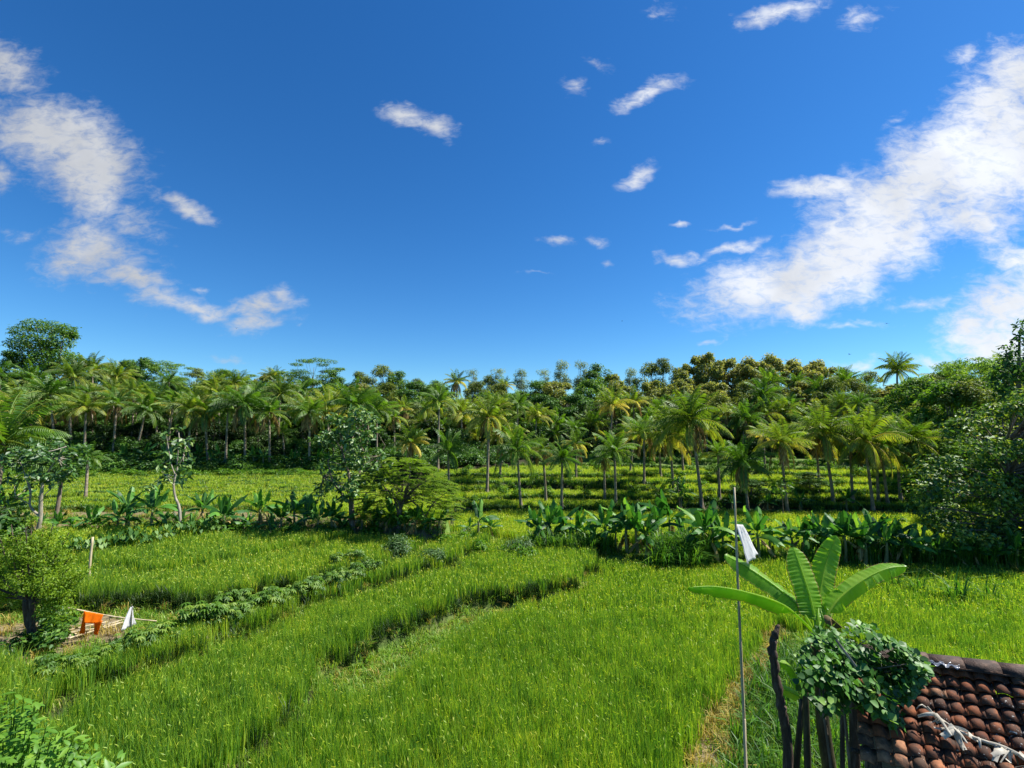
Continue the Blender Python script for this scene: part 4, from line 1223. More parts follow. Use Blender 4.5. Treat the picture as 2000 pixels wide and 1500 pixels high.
# ------------------------------------------------------------------ single trees in the middle distance
def limb_tree(name, limbs, clumps, D, base, bark, mat, label, L=.3, W=.17, per=60, csz=1.0, flat=.8, shell=.2, depth=1.2, seed=1, upbias=.7, droop=.25, hang=0.0, cat='tree'):
    """limbs: list of (pixel polyline, r0, r1); clumps: list of (px, py, radius px)"""
    rng = np.random.default_rng(seed)
    b = on_ground(*base) if D is None else Vector((ray(*base)[0] / ray(*base)[1] * D, D, 0))
    if D is not None: b.z = hz(b.x, b.y)
    D = b.y
    t = thing(name, b, label, cat)
    tb, cb = MB(), MB()
    ends = []
    for pts, r0, r1 in limbs:
        w = []
        dz = rng.normal() * .35 * depth
        for i, (px, py) in enumerate(pts):
            f = i / max(1, len(pts) - 1)
            w.append(np.array(at(px, py, D + dz * f)) - np.array(b))
        if pts[0] == base: w[0] = np.array([0, 0, -.1])
        c = catmull(w, 10)
        tube(tb, c, np.linspace(r0, r1, 10), 7, .5, False)
        ends += [c[6], c[9]]
    E = np.array(ends)
    for px, py, r in clumps:
        c = np.array(at(px, py, D + rng.normal() * depth * .6)) - np.array(b)
        p = E[np.argmin(np.linalg.norm(E - c, axis=1))]
        tube(tb, catmull([p, (p + c) / 2 + np.array([0, 0, -.06]), c], 5), np.linspace(.028, .01, 5), 5, .5, False)
        R_ = r / FPX * D * csz
        n = int(per * (r / 20.0) ** 2) + 6
        blob_leaves(cb, rng, c, (R_, R_, R_ * flat), n, L, W, shell, upbias, .0, 1.0, droop, .3)
    tb.build('trunk', bark, t, True); cb.build('crown', mat, t)
    return t

rr_ = random.Random(9)
def cloud_clumps(cx, cy, rx, ry, n, r, seed, hole=0.0):
    q = random.Random(seed); out = []
    while len(out) < n:
        a = q.uniform(0, 6.283); d = math.sqrt(q.uniform(hole, 1))
        out.append((cx + rx * d * math.cos(a), cy + ry * d * math.sin(a), r * q.uniform(.7, 1.3)))
    return out

# leafy open crowned tree at the left: two pale forked stems
limb_tree('forked_tree', [([(72, 1052), (79, 1010), (80, 975), (84, 940)], .12, .07), ([(79, 1008), (66, 998), (58, 985), (60, 965), (56, 940)], .07, .04), ([(60, 965), (50, 930), (40, 905)], .04, .02),
                          ([(84, 945), (95, 920), (112, 895), (130, 872)], .05, .02), ([(84, 960), (82, 925), (86, 890)], .04, .015), ([(58, 985), (40, 975), (30, 970)], .03, .012), ([(86, 968), (104, 950), (116, 942)], .03, .01)],
          cloud_clumps(80, 900, 68, 34, 26, 13, 3) + [(20, 935, 9), (35, 975, 8), (28, 940, 9), (110, 940, 11), (135, 930, 10), (12, 968, 9), (60, 948, 8)], None, (72, 1052), M['palebark'], M['bigleaf'],
          'forked pale stemmed tree with large glossy leaves in the left banana row', L=.30, W=.17, per=70, seed=31, shell=.25)
limb_tree('slender_tree', [([(107, 1022), (113, 990), (118, 955), (121, 930)], .13, .08), ([(121, 930), (125, 905), (118, 880)], .07, .02), ([(121, 930), (135, 905), (146, 890)], .05, .02), ([(119, 945), (105, 920), (100, 905)], .04, .02)],
          cloud_clumps(128, 888, 38, 42, 20, 13, 5), 29.5, (107, 1022), M['bark'], M['dark'], 'dark stemmed slender tree just behind the forked pale tree', L=.28, W=.16, per=70, seed=32)
limb_tree('pale_sapling', [([(348, 1050), (352, 1020), (350, 990), (342, 970), (339, 945), (345, 920)], .085, .05), ([(345, 925), (347, 890), (350, 855)], .045, .015), ([(343, 930), (334, 905), (330, 880)], .035, .012), ([(346, 915), (356, 895), (362, 872)], .03, .01), ([(339, 948), (325, 930), (315, 920)], .03, .01)],
          [(345, 925, 13), (330, 915, 11), (358, 912, 10), (322, 935, 9), (345, 898, 11), (328, 885, 10), (360, 880, 11), (350, 862, 10), (368, 898, 8), (338, 868, 8), (315, 905, 7), (352, 940, 8), (349, 838, 9), (325, 848, 8), (365, 930, 7), (290, 950, 8), (372, 858, 7)],
          None, (348, 1050), M['palebark'], M['bigleaf'], 'thin pale crooked tree with sparse leaf clusters in the left banana row', L=.34, W=.2, per=42, seed=33)
limb_tree('large_leaved_tree', [([(690, 1052), (687, 1010), (686, 985), (686, 960)], .19, .13), ([(686, 985), (672, 970), (650, 940), (640, 900)], .09, .03), ([(686, 965), (700, 930), (712, 890), (720, 850)], .10, .03), ([(686, 960), (680, 920), (668, 880), (662, 830)], .09, .02),
                               ([(700, 930), (735, 900), (752, 870)], .06, .02), ([(650, 940), (635, 935), (625, 920)], .04, .015), ([(668, 880), (650, 850), (640, 830)], .04, .012), ([(712, 890), (700, 850), (695, 815)], .05, .015), ([(640, 900), (652, 885), (648, 865)], .03, .01)],
          cloud_clumps(692, 880, 76, 78, 46, 12.5, 7) + cloud_clumps(660, 950, 42, 26, 14, 11, 8) + cloud_clumps(700, 815, 52, 22, 14, 11, 9) + [(735, 950, 14), (750, 935, 13), (758, 960, 10)], None, (690, 1052), M['bark'], M['bigleaf'],
          'tallest middle tree with a dark trunk and large glossy leaves in the banana row', L=.31, W=.18, per=66, seed=34, depth=2.0)

def layered_tree():
    """spreading crown of thin drooping sprays"""
    rng = np.random.default_rng(41)
    b = on_ground(778, 1050)
    t = thing('spreading_tree', b, 'low spreading feathery green tree with flat layered sprays right of the tall middle tree', 'tree')
    D = b.y; tb, cb = MB(), MB()
    def W_(px, py, dy=0): return np.array(at(px, py, D + dy)) - np.array(b)
    for pts, r0, r1 in [([(778, 1050), (780, 1015), (782, 990), (776, 965)], .16, .1), ([(779, 1010), (770, 975), (745, 945)], .07, .03), ([(781, 995), (810, 955), (850, 930)], .08, .03), ([(830, 1042), (829, 1015), (822, 995), (800, 975)], .07, .04), ([(790, 985), (800, 930), (800, 905)], .06, .02), ([(829, 1015), (845, 985), (868, 965)], .05, .02)]:
        w = [W_(px, py, rng.normal() * .3 * i) for i, (px, py) in enumerate(pts)]
        if pts[0] == (778, 1050): w[0] = np.array([0, 0, -.1])
        if pts[0] == (830, 1042): w[0] = np.array([w[0][0], w[0][1], -.1])
        tube(tb, catmull(w, 9), np.linspace(r0, r1, 9), 7, .5, False)
    # sprays: each a short drooping twig with leaflets in a flat fan
    for k in range(430):
        a = rng.random() * 6.283; q = math.sqrt(rng.random())
        px = 798 + 92 * q * math.cos(a) ; dy = 2.3 * q * math.sin(a)
        topy = 892 + 75 * abs((px - 785) / 100.0) ** 1.9
        boty = 1020 - 38 * (1 - abs((px - 798) / 92.0))
        py = topy + (boty - topy) * rng.random() ** 1.25
        c = W_(px, py, dy)
        o = norm(np.array([c[0] + rng.normal() * .5, dy + rng.normal() * .7, 0]))
        n = 22; s = np.linspace(0, 1, n)
        Ls = .55 + .35 * rng.random()
        pts = c + o * (s * Ls)[:, None] + np.array([0, 0, 1]) * (.10 * s - .20 * s * s)[:, None]
        tube(tb, pts[::5], .006, 3, .5, False)
        sd = np.cross(o, [0, 0, 1])
        cl = .25 + .5 * rng.random()
        for sg in (1, -1):
            kites(cb, pts, np.tile(sd * sg + o * .4, (n, 1)) + rng.normal(size=(n, 3)) * .15, np.tile([0, 0, 1.], (n, 1)), .19 * np.sin(np.pi * (s * .85 + .1)) + .04, .065, np.clip(cl + rng.normal(size=n) * .12, 0, 1))
    for k in range(46):  # limbs feeding the crown
        a = rng.random() * 6.283; q = math.sqrt(rng.random())
        px = 798 + 84 * q * math.cos(a); c = W_(px, 935 + 60 * abs((px - 790) / 100) ** 1.6 + rng.random() * 30, 2.0 * q * math.sin(a))
        tube(tb, catmull([W_(785, 985), (W_(785, 960) + c) / 2, c], 7), np.linspace(.04, .01, 7), 5, .5, False)
    tb.build('trunk', M['bark'], t, True); cb.build('crown', M['feather'], t)
layered_tree()

# pollarded feathery tree near the clothes pole
def feathery_tree():
    rng = np.random.default_rng(42)
    b = on_ground(62, 1262)
    t = thing('pollarded_tree', b, 'short thick trunked pollarded tree with bright feathery shoots beside the orange shirt', 'tree')
    D = b.y; tb, cb = MB(), MB()
    def W_(px, py, dy=0): return np.array(at(px, py, D + dy)) - np.array(b)
    w = [W_(66, 1262), W_(62, 1235), W_(54, 1205), W_(52, 1172)]; w[0][2] = -.1
    tube(tb, catmull(w, 10) + rng.normal(size=(10, 3)) * .012, np.linspace(.12, .10, 10), 10)
    w = [W_(70, 1258), W_(62, 1225), W_(64, 1195), W_(60, 1165)]; w[0][2] = -.1
    tube(tb, catmull(w, 8), np.linspace(.09, .08, 8), 8)
    tips = []
    for (px, py, dy, r) in [(-20, 1100, 0, .05), (-45, 1060, .4, .04), (20, 1080, -.5, .05), (40, 1050, .5, .05), (70, 1045, 0, .05), (95, 1060, -.4, .05), (110, 1085, .5, .045), (135, 1110, 0, .04), (150, 1140, .3, .03), (85, 1120, -.8, .035), (5, 1130, .7, .035), (60, 1110, .9, .035), (30, 1120, -.9, .035), (-60, 1120, 0, .04), (120, 1150, -.3, .03), (140, 1085, .6, .03), (30, 1045, -.2, .04), (85, 1035, .3, .04), (50, 1032, -.4, .04), (0, 1050, .2, .04), (120, 1060, 0, .035), (62, 1012, 0, .03), (104, 1022, .2, .03), (22, 1024, .1, .03), (158, 1120, .1, .02), (142, 1168, 0, .02), (120, 1200, -.2, .02), (-10, 1165, .1, .03), (135, 1040, .3, .02)]:
        c0 = W_(56 + rng.normal() * 5, 1172); c2 = W_(px, py, dy)
        c = catmull([c0, c0 * .5 + c2 * .5 + np.array([(c2[0] - c0[0]) * .12, 0, .02]), c2], 12)
        tube(tb, c, np.linspace(r, .012, 12), 6, .5, False)
        tips.append(c)
    for c in tips:                                   # pinnate leaves all along each shoot
        for k in range(8):
            i = rng.integers(4, 12); p = c[i] + rng.normal(size=3) * .10
            Rr = .10 + .20 * rng.random()
            blob_leaves(cb, rng, p, (Rr, Rr, Rr * 1.2), int(20 + 260 * Rr), .085, .036, .1, .5, max(0, .1 + .3 * rng.random()), .95, .3)
    tb.build('trunk', M['oldwood'], t, True); cb.build('crown', M['feather'], t)
    for i, (px, py, s) in enumerate([(110, 1262, .9), (88, 1268, .8), (35, 1275, .7), (125, 1236, .9), (100, 1230, 1.0)]):
        p = on_ground(px, py); mb = MB()
        for k in range(5): blob_leaves(mb, rng, (rng.normal() * .15, rng.normal() * .15, .22 + .12 * rng.random()), (.26, .26, .2), 60, .13, .08, .3, .9)
        o = mb.build('weed_clump', M['bright'] if i % 2 else M['dark']); o.location = p; o.scale = (s * 1.5,) * 3
        tag(o, ['dark weed clump at the left end of the bamboo heap', 'bright weed clump right at the foot of the pollarded tree', 'low weed clump left of the pollarded trunk', 'broad bright weeds between the pollarded tree and the orange shirt', 'tall dark weeds just right of the pollarded trunk'][i] if i != 0 else 'dark weed clump at the left end of the bamboo heap', 'weeds', 'weed clumps round the pollarded tree')
feathery_tree()

# bushes left of the pollarded tree, at the picture's edge
for i, (px, py, D, s, k, lb) in enumerate([(-30, 1180, 21, .8, 0, 'rounded green bush at the left edge behind the pollarded tree'), (15, 1170, 22, .6, 1, 'small dark bush behind the pollarded tree')]):
    x = (px - 1000) / FPX * D
    put_tree('hedge_bush', (x, D, hz(x, D)), UNDER[k], lb, 'bush', None, None, s)

# big leafy tree at the right edge
def right_tree():
    rng = np.random.default_rng(51)
    D = 27.0
    x = (1960 - 1000) / FPX * D; b = Vector((x, D, hz(x, D)))
    t = thing('broadleaf_tree', b, 'huge dense broadleaf tree filling the right edge above the banana thicket', 'tree')
    tb, cb = MB(), MB()
    def W_(px, py, dy=0): return np.array(at(px, py, D + dy)) - np.array(b)
    tube(tb, catmull([(0, 0, -.1), (-.2, 0, 2), (.1, .2, 4.5), (.5, 0, 7)], 10), np.linspace(.32, .12, 10), 9)
    clumps = []
    q = random.Random(3)
    def edge(px): return np.interp(px, [1760, 1790, 1815, 1850, 1900, 1950, 2000, 2100, 2300], [1010, 930, 872, 820, 790, 765, 752, 735, 760])
    while len(clumps) < 190:
        px = q.uniform(1775, 2290); py = q.uniform(740, 1075)
        if py < edge(px) + 12 or (py > 1040 and px < 1830): continue
        clumps.append((px, py, q.uniform(16, 30), q.uniform(-2.6, 2.6)))
    for px, py, r, dy in clumps:
        c = W_(px, py, dy)
        z = max(.8, min(6.5, c[2] * .72)); p = np.array([-.05, .05, z])
        tube(tb, catmull([p, p * .4 + c * .6 + np.array([0, 0, .1]), c], 6), np.linspace(.07, .012, 6), 5, .5, False)
        R_ = r / FPX * D
        blob_leaves(cb, rng, c, (R_, R_, R_ * .8), 185, .22, .14, .35, .7, 0, 1, .35)
    tb.build('trunk', M['bark'], t, True); cb.build('crown', M['rightleaf'], t)
right_tree()
# darker tall tree peeping over it, feathery one behind
put_tree('feathery_tree', (( 1920 - 1000) / FPX * 46, 46, hz(42, 46)), WOOD['flat'][1], 'feathery flat topped tree behind the big right tree', 'tree', None, 1.0, 1.0, (at(1915, 705, 46).z - hz(42, 46)) / 9)
limb_tree('dark_tall_tree', [([(1995, 1000), (1992, 850), (1990, 720), (1992, 650)], .25, .05), ([(1990, 760), (1970, 710), (1966, 690)], .08, .03), ([(1991, 720), (2010, 680), (2020, 660)], .08, .03)],
          cloud_clumps(2005, 735, 60, 50, 26, 19, 12) + [(1992, 640, 13), (2000, 655, 15), (1988, 665, 13), (1965, 680, 11), (1972, 692, 13), (1960, 700, 9), (2010, 640, 15), (2025, 670, 18), (1985, 690, 12), (1998, 625, 8)],
          36.0, (1995, 1000), M['bark'], M['dark'], 'tall dark tree rising above all others at the right edge', L=.34, W=.18, per=70, seed=61)
# trees between the terraces and the big right tree
for i, (px, top, D, kind, s, lb) in enumerate([(1840, 752, 44, 'bright', 1.15, 'bright green bushy tree left of the big right tree'), (1795, 790, 47, 'olive', .9, 'yellow green tree between the last palms and the big right tree'), (1900, 752, 42, 'olive', 1.1, 'light olive tree just above the big right tree'),
                                          (1850, 850, 39, 'mid', .9, 'mid green tree against the left side of the big right tree'), (1455, 935, 40.5, 'dark', .42, 'dark bushy tree under a palm on the right terraces'), (1575, 935, 42, 'dark', .35, 'small dark bush tree on the right terraces under the palms'), (1395, 925, 46, 'mid', .35, 'small bushy tree behind the single tall terrace palm')]):
    x = (px - 1000) / FPX * D; z = hz(x, D); ms = WOOD[kind][0]
    h = {'dark': 9, 'mid': 9, 'olive': 9.5, 'bright': 7}[kind]
    put_tree('leafy_tree', (x, D, z - .1), ms, lb, 'tree', None, None, s, max(.2, (at(px, top, D).z - z) / h))
# sapling with big leaves among the terraces
limb_tree('sapling', [([(1530, 1004), (1528, 975), (1524, 950)], .05, .02)], [(1518, 945, 12), (1532, 935, 11), (1524, 958, 9), (1510, 955, 8), (1540, 950, 9)], 37, (1530, 1004), M['bark'], M['bright'], 'bright leaved sapling in front of the middle terrace palms', L=.34, W=.22, per=40, seed=64)
limb_tree('sapling', [([(1328, 1000), (1326, 970), (1322, 940)], .05, .02)], [(1318, 945, 11), (1330, 930, 10), (1340, 950, 9), (1310, 940, 8), (1330, 960, 8)], 38, (1328, 1000), M['bark'], M['bright'], 'sapling with broad leaves behind the right banana row', L=.34, W=.22, per=40, seed=65)

# ------------------------------------------------------------------ low plants in the fields
def round_shrub(px, py, wpx, hpx, mat, label, seed, blade=False):
    rng = np.random.default_rng(seed); b = on_ground(px, py)
    b = Vector((b.x, b.y, b.z)); R_ = wpx / 2 / FPX * b.y; Hh = hpx / FPX * b.y * 1.15 + .25
    t = thing('shrub', b, label, 'shrub'); mb = MB(); sb = MB()
    for k in range(14):
        a = rng.random() * 6.283; q = rng.random() ** .5 * .6
        c = np.array([math.cos(a) * R_ * q, math.sin(a) * R_ * q, Hh * (.25 + .45 * rng.random() * (1 - q * .5))])
        tube(sb, catmull([(c[0] * .2, c[1] * .2, -.05), c * .7, c], 5), .014, 4, .5, False)
        blob_leaves(mb, rng, c, (R_ * .5, R_ * .5, Hh * .32), 130, .17, .055, .5, 1.0)
    sb.build('stems', M['bark'], t); mb.build('foliage', mat, t)
round_shrub(772, 1092, 62, 34, M['shrubblue'], 'rounded blue green shrub standing alone in the bright middle paddy', 71)
round_shrub(843, 1103, 60, 20, M['shrubblue'], 'low spreading shrub just right of the rounded blue green one', 72)
round_shrub(1008, 1088, 70, 28, M['shrubblue'], 'grey green shrub left of the right hand banana row', 73)

def palmate(mb, rng, c, n, L):
    """cassava: hand shaped leaves on long stalks round the stem top"""
    for k in range(n):
        a = rng.random() * 6.283; el = rng.uniform(-.2, .9)
        o = np.array([math.cos(a) * math.cos(el), math.sin(a) * math.cos(el), math.sin(el)])
        p = c + o * rng.uniform(.12, .45)
        tube(mb, np.array([c, p]), .006, 3, .9, False)
        nn = norm(o * .4 + np.array([0, 0, 1]) + rng.normal(size=3) * .25)
        e1 = norm(np.cross(nn, rng.normal(size=3))); e2 = np.cross(nn, e1); m = 7
        an = np.linspace(-2.2, 2.2, m)
        ax = np.cos(an)[:, None] * e1 + np.sin(an)[:, None] * e2 - np.array([0, 0, .25])
        kites(mb, np.tile(p, (m, 1)), ax, np.tile(nn, (m, 1)), L * (1 - .25 * abs(an) / 2.2), L * .3, np.clip(np.full(m, rng.random()) + rng.normal(size=m) * .05, 0, 1), .2)
CASS = []
for i in range(4):
    rng = np.random.default_rng(760 + i); lb, sb = MB(), MB()
    for k in range(3):
        tip = np.array([rng.normal() * .18, rng.normal() * .18, .72 + .22 * rng.random()])
        tube(sb, catmull([(tip[0] * .3, tip[1] * .3, -.05), tip * .55, tip], 6), np.linspace(.016, .008, 6), 5)
        palmate(lb, rng, tip, 13, .27); palmate(lb, rng, tip * np.array([1, 1, .75]), 8, .24)
    CASS.append((lb.mesh('cassava_leaves', M['cassava']), sb.mesh('cassava_stem', M['palebark'])))
cass = []
for (px, py, s) in [(95, 1385, 1.0), (140, 1372, .9), (262, 1330, 1.05), (286, 1324, .95), (312, 1312, 1.0), (340, 1302, .8), (372, 1288, 1.25), (398, 1280, 1.2), (425, 1272, 1.05), (452, 1262, .9), (478, 1252, 1.0), (505, 1240, 1.1), (535, 1228, 1.15),
                    (562, 1218, .95), (590, 1207, 1.1), (618, 1198, 1.1), (645, 1188, 1.05), (668, 1176, 1.0), (700, 1166, 1.1), (728, 1154, 1.0), (655, 1150, 1.0), (690, 1146, 1.0), (470, 1222, 1.0), (436, 1236, 1.0), (200, 1352, .8)] + [(x_, float(np.interp(x_, [100, 280, 360, 450, 560, 640, 730], [1384, 1328, 1296, 1263, 1219, 1190, 1154])) + (-9 if x_ % 2 else 5), .85) for x_ in (170, 231, 301, 327, 355, 385, 411, 439, 465, 491, 519, 549, 577, 603, 633, 657, 683, 715)]:
    p = gp(px, py, .45); p.z = hz(p.x, p.y)
    t = thing('cassava_plant', p, None, 'cassava plant', 'cassava plants along the edge of the left paddy', random.uniform(0, 6.28))
    v = random.choice(CASS)
    a = link('leaves', v[0], t); c = link('stem', v[1], t); s *= .68; a.scale = c.scale = (s, s, s * 1.2)
    cass.append((px, t))
ordinal_labels(cass, '%s cassava plant from left along the bank of the left paddy')

TARO = []
for i in range(3):
    rng = np.random.default_rng(780 + i); mb, sb = MB(), MB()
    for k in range(13):
        a = k * 2.4 + rng.normal() * .3; o = np.array([math.cos(a), math.sin(a), 0]); hgt = .30 + .28 * rng.random()
        p = o * (.10 + .2 * rng.random()) + np.array([0, 0, hgt])
        tube(sb, catmull([(0, 0, -.04), p * .6 + np.array([0, 0, .04]), p], 5), .012, 4, .5, False)
        ax = norm(o - np.array([0, 0, .9])); nn = norm(o + np.array([0, 0, .8])); sd = norm(np.cross(ax, nn)); L = .19
        V = [p, p - ax * L * .28 + sd * L * .22, p + sd * L * .34 + ax * L * .15, p + ax * L * .78, p - sd * L * .34 + ax * L * .15, p - ax * L * .28 - sd * L * .22]
        mb.add(V, None, [(0, 1, 2), (0, 2, 3), (0, 3, 4), (0, 4, 5)], rng.random())
    TARO.append((mb.mesh('taro_leaves', M['taro']), sb.mesh('taro_stalks', M['tallgrass'])))
tar = []
for k in range(23):
    f = k / 22.0; px = 132 + f * 296; py = np.interp(px, [130, 170, 260, 340, 430], [1100, 1096, 1086, 1071, 1056]) + random.uniform(-2, 2)
    p = gp(px, py, 1.4); p.z = hz(p.x, p.y)
    t = thing('taro_plant', p, None, 'taro plant', 'taro plants in a row in front of the ripe strip', random.uniform(0, 6.28))
    v = random.choice(TARO); s = random.uniform(1.15, 1.5)
    a = link('leaves', v[0], t); c = link('stalks', v[1], t); a.scale = c.scale = (s, s, s * 1.45)
    tar.append((px, t))
ordinal_labels(tar, '%s taro plant from left in the low row behind the lone post')
for g_ in (cass, tar):
    for _, o in g_:
        for w in ('leftmost', 'rightmost'):
            if o['label'].startswith(w): o['label'] = o['label'].replace(' from left', '', 1)
for (px, py, s, lb) in [(1745, 1165, 1.1, 'dark grass tuft left of two others in the right paddy'), (1795, 1172, 1.0, 'small grass tuft in the middle of the right paddy weeds'), (1872, 1192, 1.4, 'biggest dark grass tuft growing in the right paddy'), (1930, 1190, 1.1, 'grass tuft at the right end of the right paddy weeds'), (1720, 1150, 1.0, 'grass tuft beyond the right leaf of the near banana plant')]:
    p = gp(px, py, .0); p.z = hz(p.x, p.y)
    o = link('grass_tuft', PROTO['tall_grass'].objects[0].data); o.location = p; o.scale = (s * 1.2, s * 1.2, s * 1.05)
    tag(o, lb, 'grass', 'weedy grass tufts in the right paddy')

# ------------------------------------------------------------------ posts, poles, cloths
def flat_mat(name, col, rough=.8, trans=.35, var=.12):
    m, b = new_mat(name)
    out = b.n('ShaderNodeOutputMaterial'); geo = b.n('ShaderNodeNewGeometry')
    n1, _ = b.noise(geo.outputs['Position'], 9.0, 4, .6)
    c = b.ramp(n1, [(.3, tuple(x * (1 - var) for x in col)), (.7, tuple(min(1, x * (1 + var)) for x in col))])
    d = b.n('ShaderNodeBsdfDiffuse'); t = b.n('ShaderNodeBsdfTranslucent'); b.put(d.inputs[0], c); b.put(t.inputs[0], c)
    mx = b.n('ShaderNodeMixShader'); mx.inputs[0].default_value = trans
    b.t.links.new(d.outputs[0], mx.inputs[1]); b.t.links.new(t.outputs[0], mx.inputs[2]); b.t.links.new(mx.outputs[0], out.inputs[0])
    return m
M['white_cloth'] = flat_mat('white_cloth', (.80, .80, .80), trans=.5)
M['orange_cloth'] = flat_mat('orange_cloth', (.90, .24, .012), trans=.5)
M['trim_cloth'] = flat_mat('pale_trim', (.78, .70, .50))
M['rag'] = flat_mat('dry_husk', (.50, .46, .38), trans=.15, var=.35)

def cloth(mb, corners, nx_, ny_, rng, amp=.03, folds=5):
    """cloth spanned by 4 corners (tl, tr, br, bl) with vertical folds growing downwards"""
    tl, tr, br, bl = [np.array(c, float) for c in corners]
    u = np.linspace(0, 1, nx_)[None, :, None]; v = np.linspace(0, 1, ny_)[:, None, None]
    Pp = (tl * (1 - u) + tr * u) * (1 - v) + (bl * (1 - u) + br * u) * v
    nrm = norm(np.cross(tr - tl + (br - bl), bl - tl + (br - tr)))
    ph = rng.random() * 6
    Pp = Pp + nrm * (amp * (v * .8 + .2) * np.sin(u * folds * 6.283 + ph + v * 1.5)) + nrm * (amp * .5 * np.sin(u * folds * 14 + v * 5))
    id_ = np.arange(nx_ * ny_).reshape(ny_, nx_)
    Q = np.stack([id_[:-1, :-1], id_[:-1, 1:], id_[1:, 1:], id_[1:, :-1]], -1).reshape(-1, 4)
    mb.add(Pp.reshape(-1, 3), Q)

def solidify(o, th):
    md = o.modifiers.new('thickness', 'SOLIDIFY'); md.thickness = th; md.offset = 0

rngc = np.random.default_rng(90)
# lone post
p = gp(171, 1174, .8); p.z = hz(p.x, p.y); mb = MB(); hgt = 100 / FPX * p.y
tube(mb, catmull([(0, 0, -.1), (-.02, 0, hgt * .5), (-.01, .02, hgt)], 9), np.linspace(.052, .042, 9), 8)
o = mb.build('wooden_post', M['bamboo'], None, True); o.location = p; tag(o, 'lone pale upright post at the edge of the left paddy', 'post')
# pole carrying the washing
Dp = 15.6
a_, b_ = at(133, 1187, Dp - .1), at(306, 1213, Dp + .5)
mb = MB(); tube(mb, catmull([a_, (a_ + b_) / 2 - Vector((0, 0, .06)), b_], 12), np.linspace(.022, .017, 12), 6)
tag(mb.build('bamboo_pole', M['bamboo'], None, True), 'long thin horizontal bamboo pole on which the orange shirt hangs', 'pole')
# orange shirt hung over the pole: body, two sleeves hanging, pale placket stripe
t = thing('shirt', at(180, 1200, Dp), 'orange shirt with pale trim hung over the horizontal pole', 'shirt')
o0 = np.array(at(180, 1200, Dp))
def Q_(px, py, d=0): return np.array(at(px, py, Dp + d)) - o0
mb = MB(); cloth(mb, [Q_(164, 1193.5, -.10), Q_(202, 1200, .12), Q_(195, 1219, .05), Q_(164, 1217, -.17)], 14, 8, rngc, .012, 2)
cloth(mb, [Q_(164, 1193.5, -.05), Q_(202, 1200, .14), Q_(196, 1214, .24), Q_(167, 1212, .08)], 12, 6, rngc, .012, 2)
o = mb.build('body', M['orange_cloth'], t, True); solidify(o, .008)
for c in ([Q_(164, 1196, -.05), Q_(168, 1208, -.06), Q_(165, 1238, -.08), Q_(156, 1237, -.08)], [Q_(184, 1215, -.06), Q_(200, 1212, -.06), Q_(190, 1240, -.08), Q_(184, 1239, -.08)]):
    mb = MB(); cloth(mb, c, 7, 9, rngc, .014, 1.5); o = mb.build('sleeve', M['orange_cloth'], t, True); solidify(o, .012)
mb = MB(); cloth(mb, [Q_(165.5, 1193.5, -.05), Q_(169.5, 1194.2, -.05), Q_(168.5, 1217, -.09), Q_(165, 1217, -.09)], 3, 5, rngc, .002, 1)
o = mb.build('placket', M['trim_cloth'], t, True); solidify(o, .006)
# white cloth: hooked by one corner, hanging as a pointed sheet
t0 = at(257, 1184, Dp - .1); w = thing('white_cloth', t0, 'white pointed cloth hanging beside the orange shirt', 'cloth')
def Q2(px, py, d=0): return np.array(at(px, py, Dp + d)) - np.array(t0)
mb = MB(); cloth(mb, [Q2(256, 1184, -.1), Q2(259, 1184, -.1), Q2(265, 1219, .25), Q2(237, 1232, -.45)], 14, 12, rngc, .035, 2.2)
o = mb.build('sheet', M['white_cloth'], w, True); solidify(o, .006)
mb = MB(); tube(mb, np.array([Q2(257.5, 1181, -.1), Q2(256, 1240, -.02)]), .014, 6); mb.build('stick', M['bamboo'], w)
# heap of bamboo poles
HP = [((108, 1252), (238, 1219), .03), ((112, 1257), (240, 1224), .03), ((118, 1250), (200, 1240), .035), ((110, 1247), (190, 1236), .03), ((135, 1256), (228, 1230), .025), ((120, 1244), (210, 1226), .03), ((108, 1260), (170, 1246), .03), ((150, 1250), (245, 1217), .022)]
lab = ['longest pale pole lying at the back of the bamboo heap', 'long pole lying next to the longest in the bamboo heap', 'thick short pole in the middle of the bamboo heap', 'weathered pole on top of the heap under the orange shirt', 'thin pole along the front of the bamboo heap', 'pole crossing the back of the bamboo heap', 'shortest pole at the near left end of the bamboo heap', 'thin pole reaching under the white pointed cloth']
for i, (q0, q1, r) in enumerate(HP):
    A_ = gp(q0[0], q0[1], .86 + .03 * (i % 3)); B_ = gp(q1[0], q1[1], .88 + .03 * (i % 2)); mb = MB()
    A_.z = hz(A_.x, A_.y) + .05 + .04 * (i % 3); B_.z = hz(B_.x, B_.y) + .06 + .05 * (i % 3) 
    mid = (A_ + B_) / 2
    tube(mb, catmull([A_ - mid, Vector((0, 0, .01)), B_ - mid], 8), np.linspace(r * 1.1, r * .8, 8), 7)
    o = mb.build('bamboo_pole', M['bamboo'] if i % 3 else M['palebark'], None, True); o.location = mid
    tag(o, lab[i], 'pole', 'bamboo poles lying in a heap by the washing')

# tall thin pole with the white flag
Df = 9.0
base = at(1448, 1500, Df); base = Vector((base.x + .06, Df, hz(base.x, Df)))
top = at(1434, 952, Df)
t = thing('flag_pole', base, 'tall thin bamboo pole standing in the rice with a white flag', 'pole')
mb = MB(); v = top - base
tube(mb, catmull([(0, 0, -.2), Vector((v.x * .1 + .02, 0, v.z * .35)), Vector((v.x * .75, 0, v.z * .7)), v], 16), np.linspace(.034, .018, 16), 7)
mb.build('pole', M['bamboo'], t, True)
mb = MB(); f0 = base
def Q3(px, py, d=0): return np.array(at(px, py, Df + d)) - np.array(base)
cl = [Q3(1438, 1024, 0), Q3(1451, 1025, .18), Q3(1482, 1082, .45), Q3(1459, 1102, -.10)]
cloth(mb, cl, 12, 18, rngc, .03, 1.6)
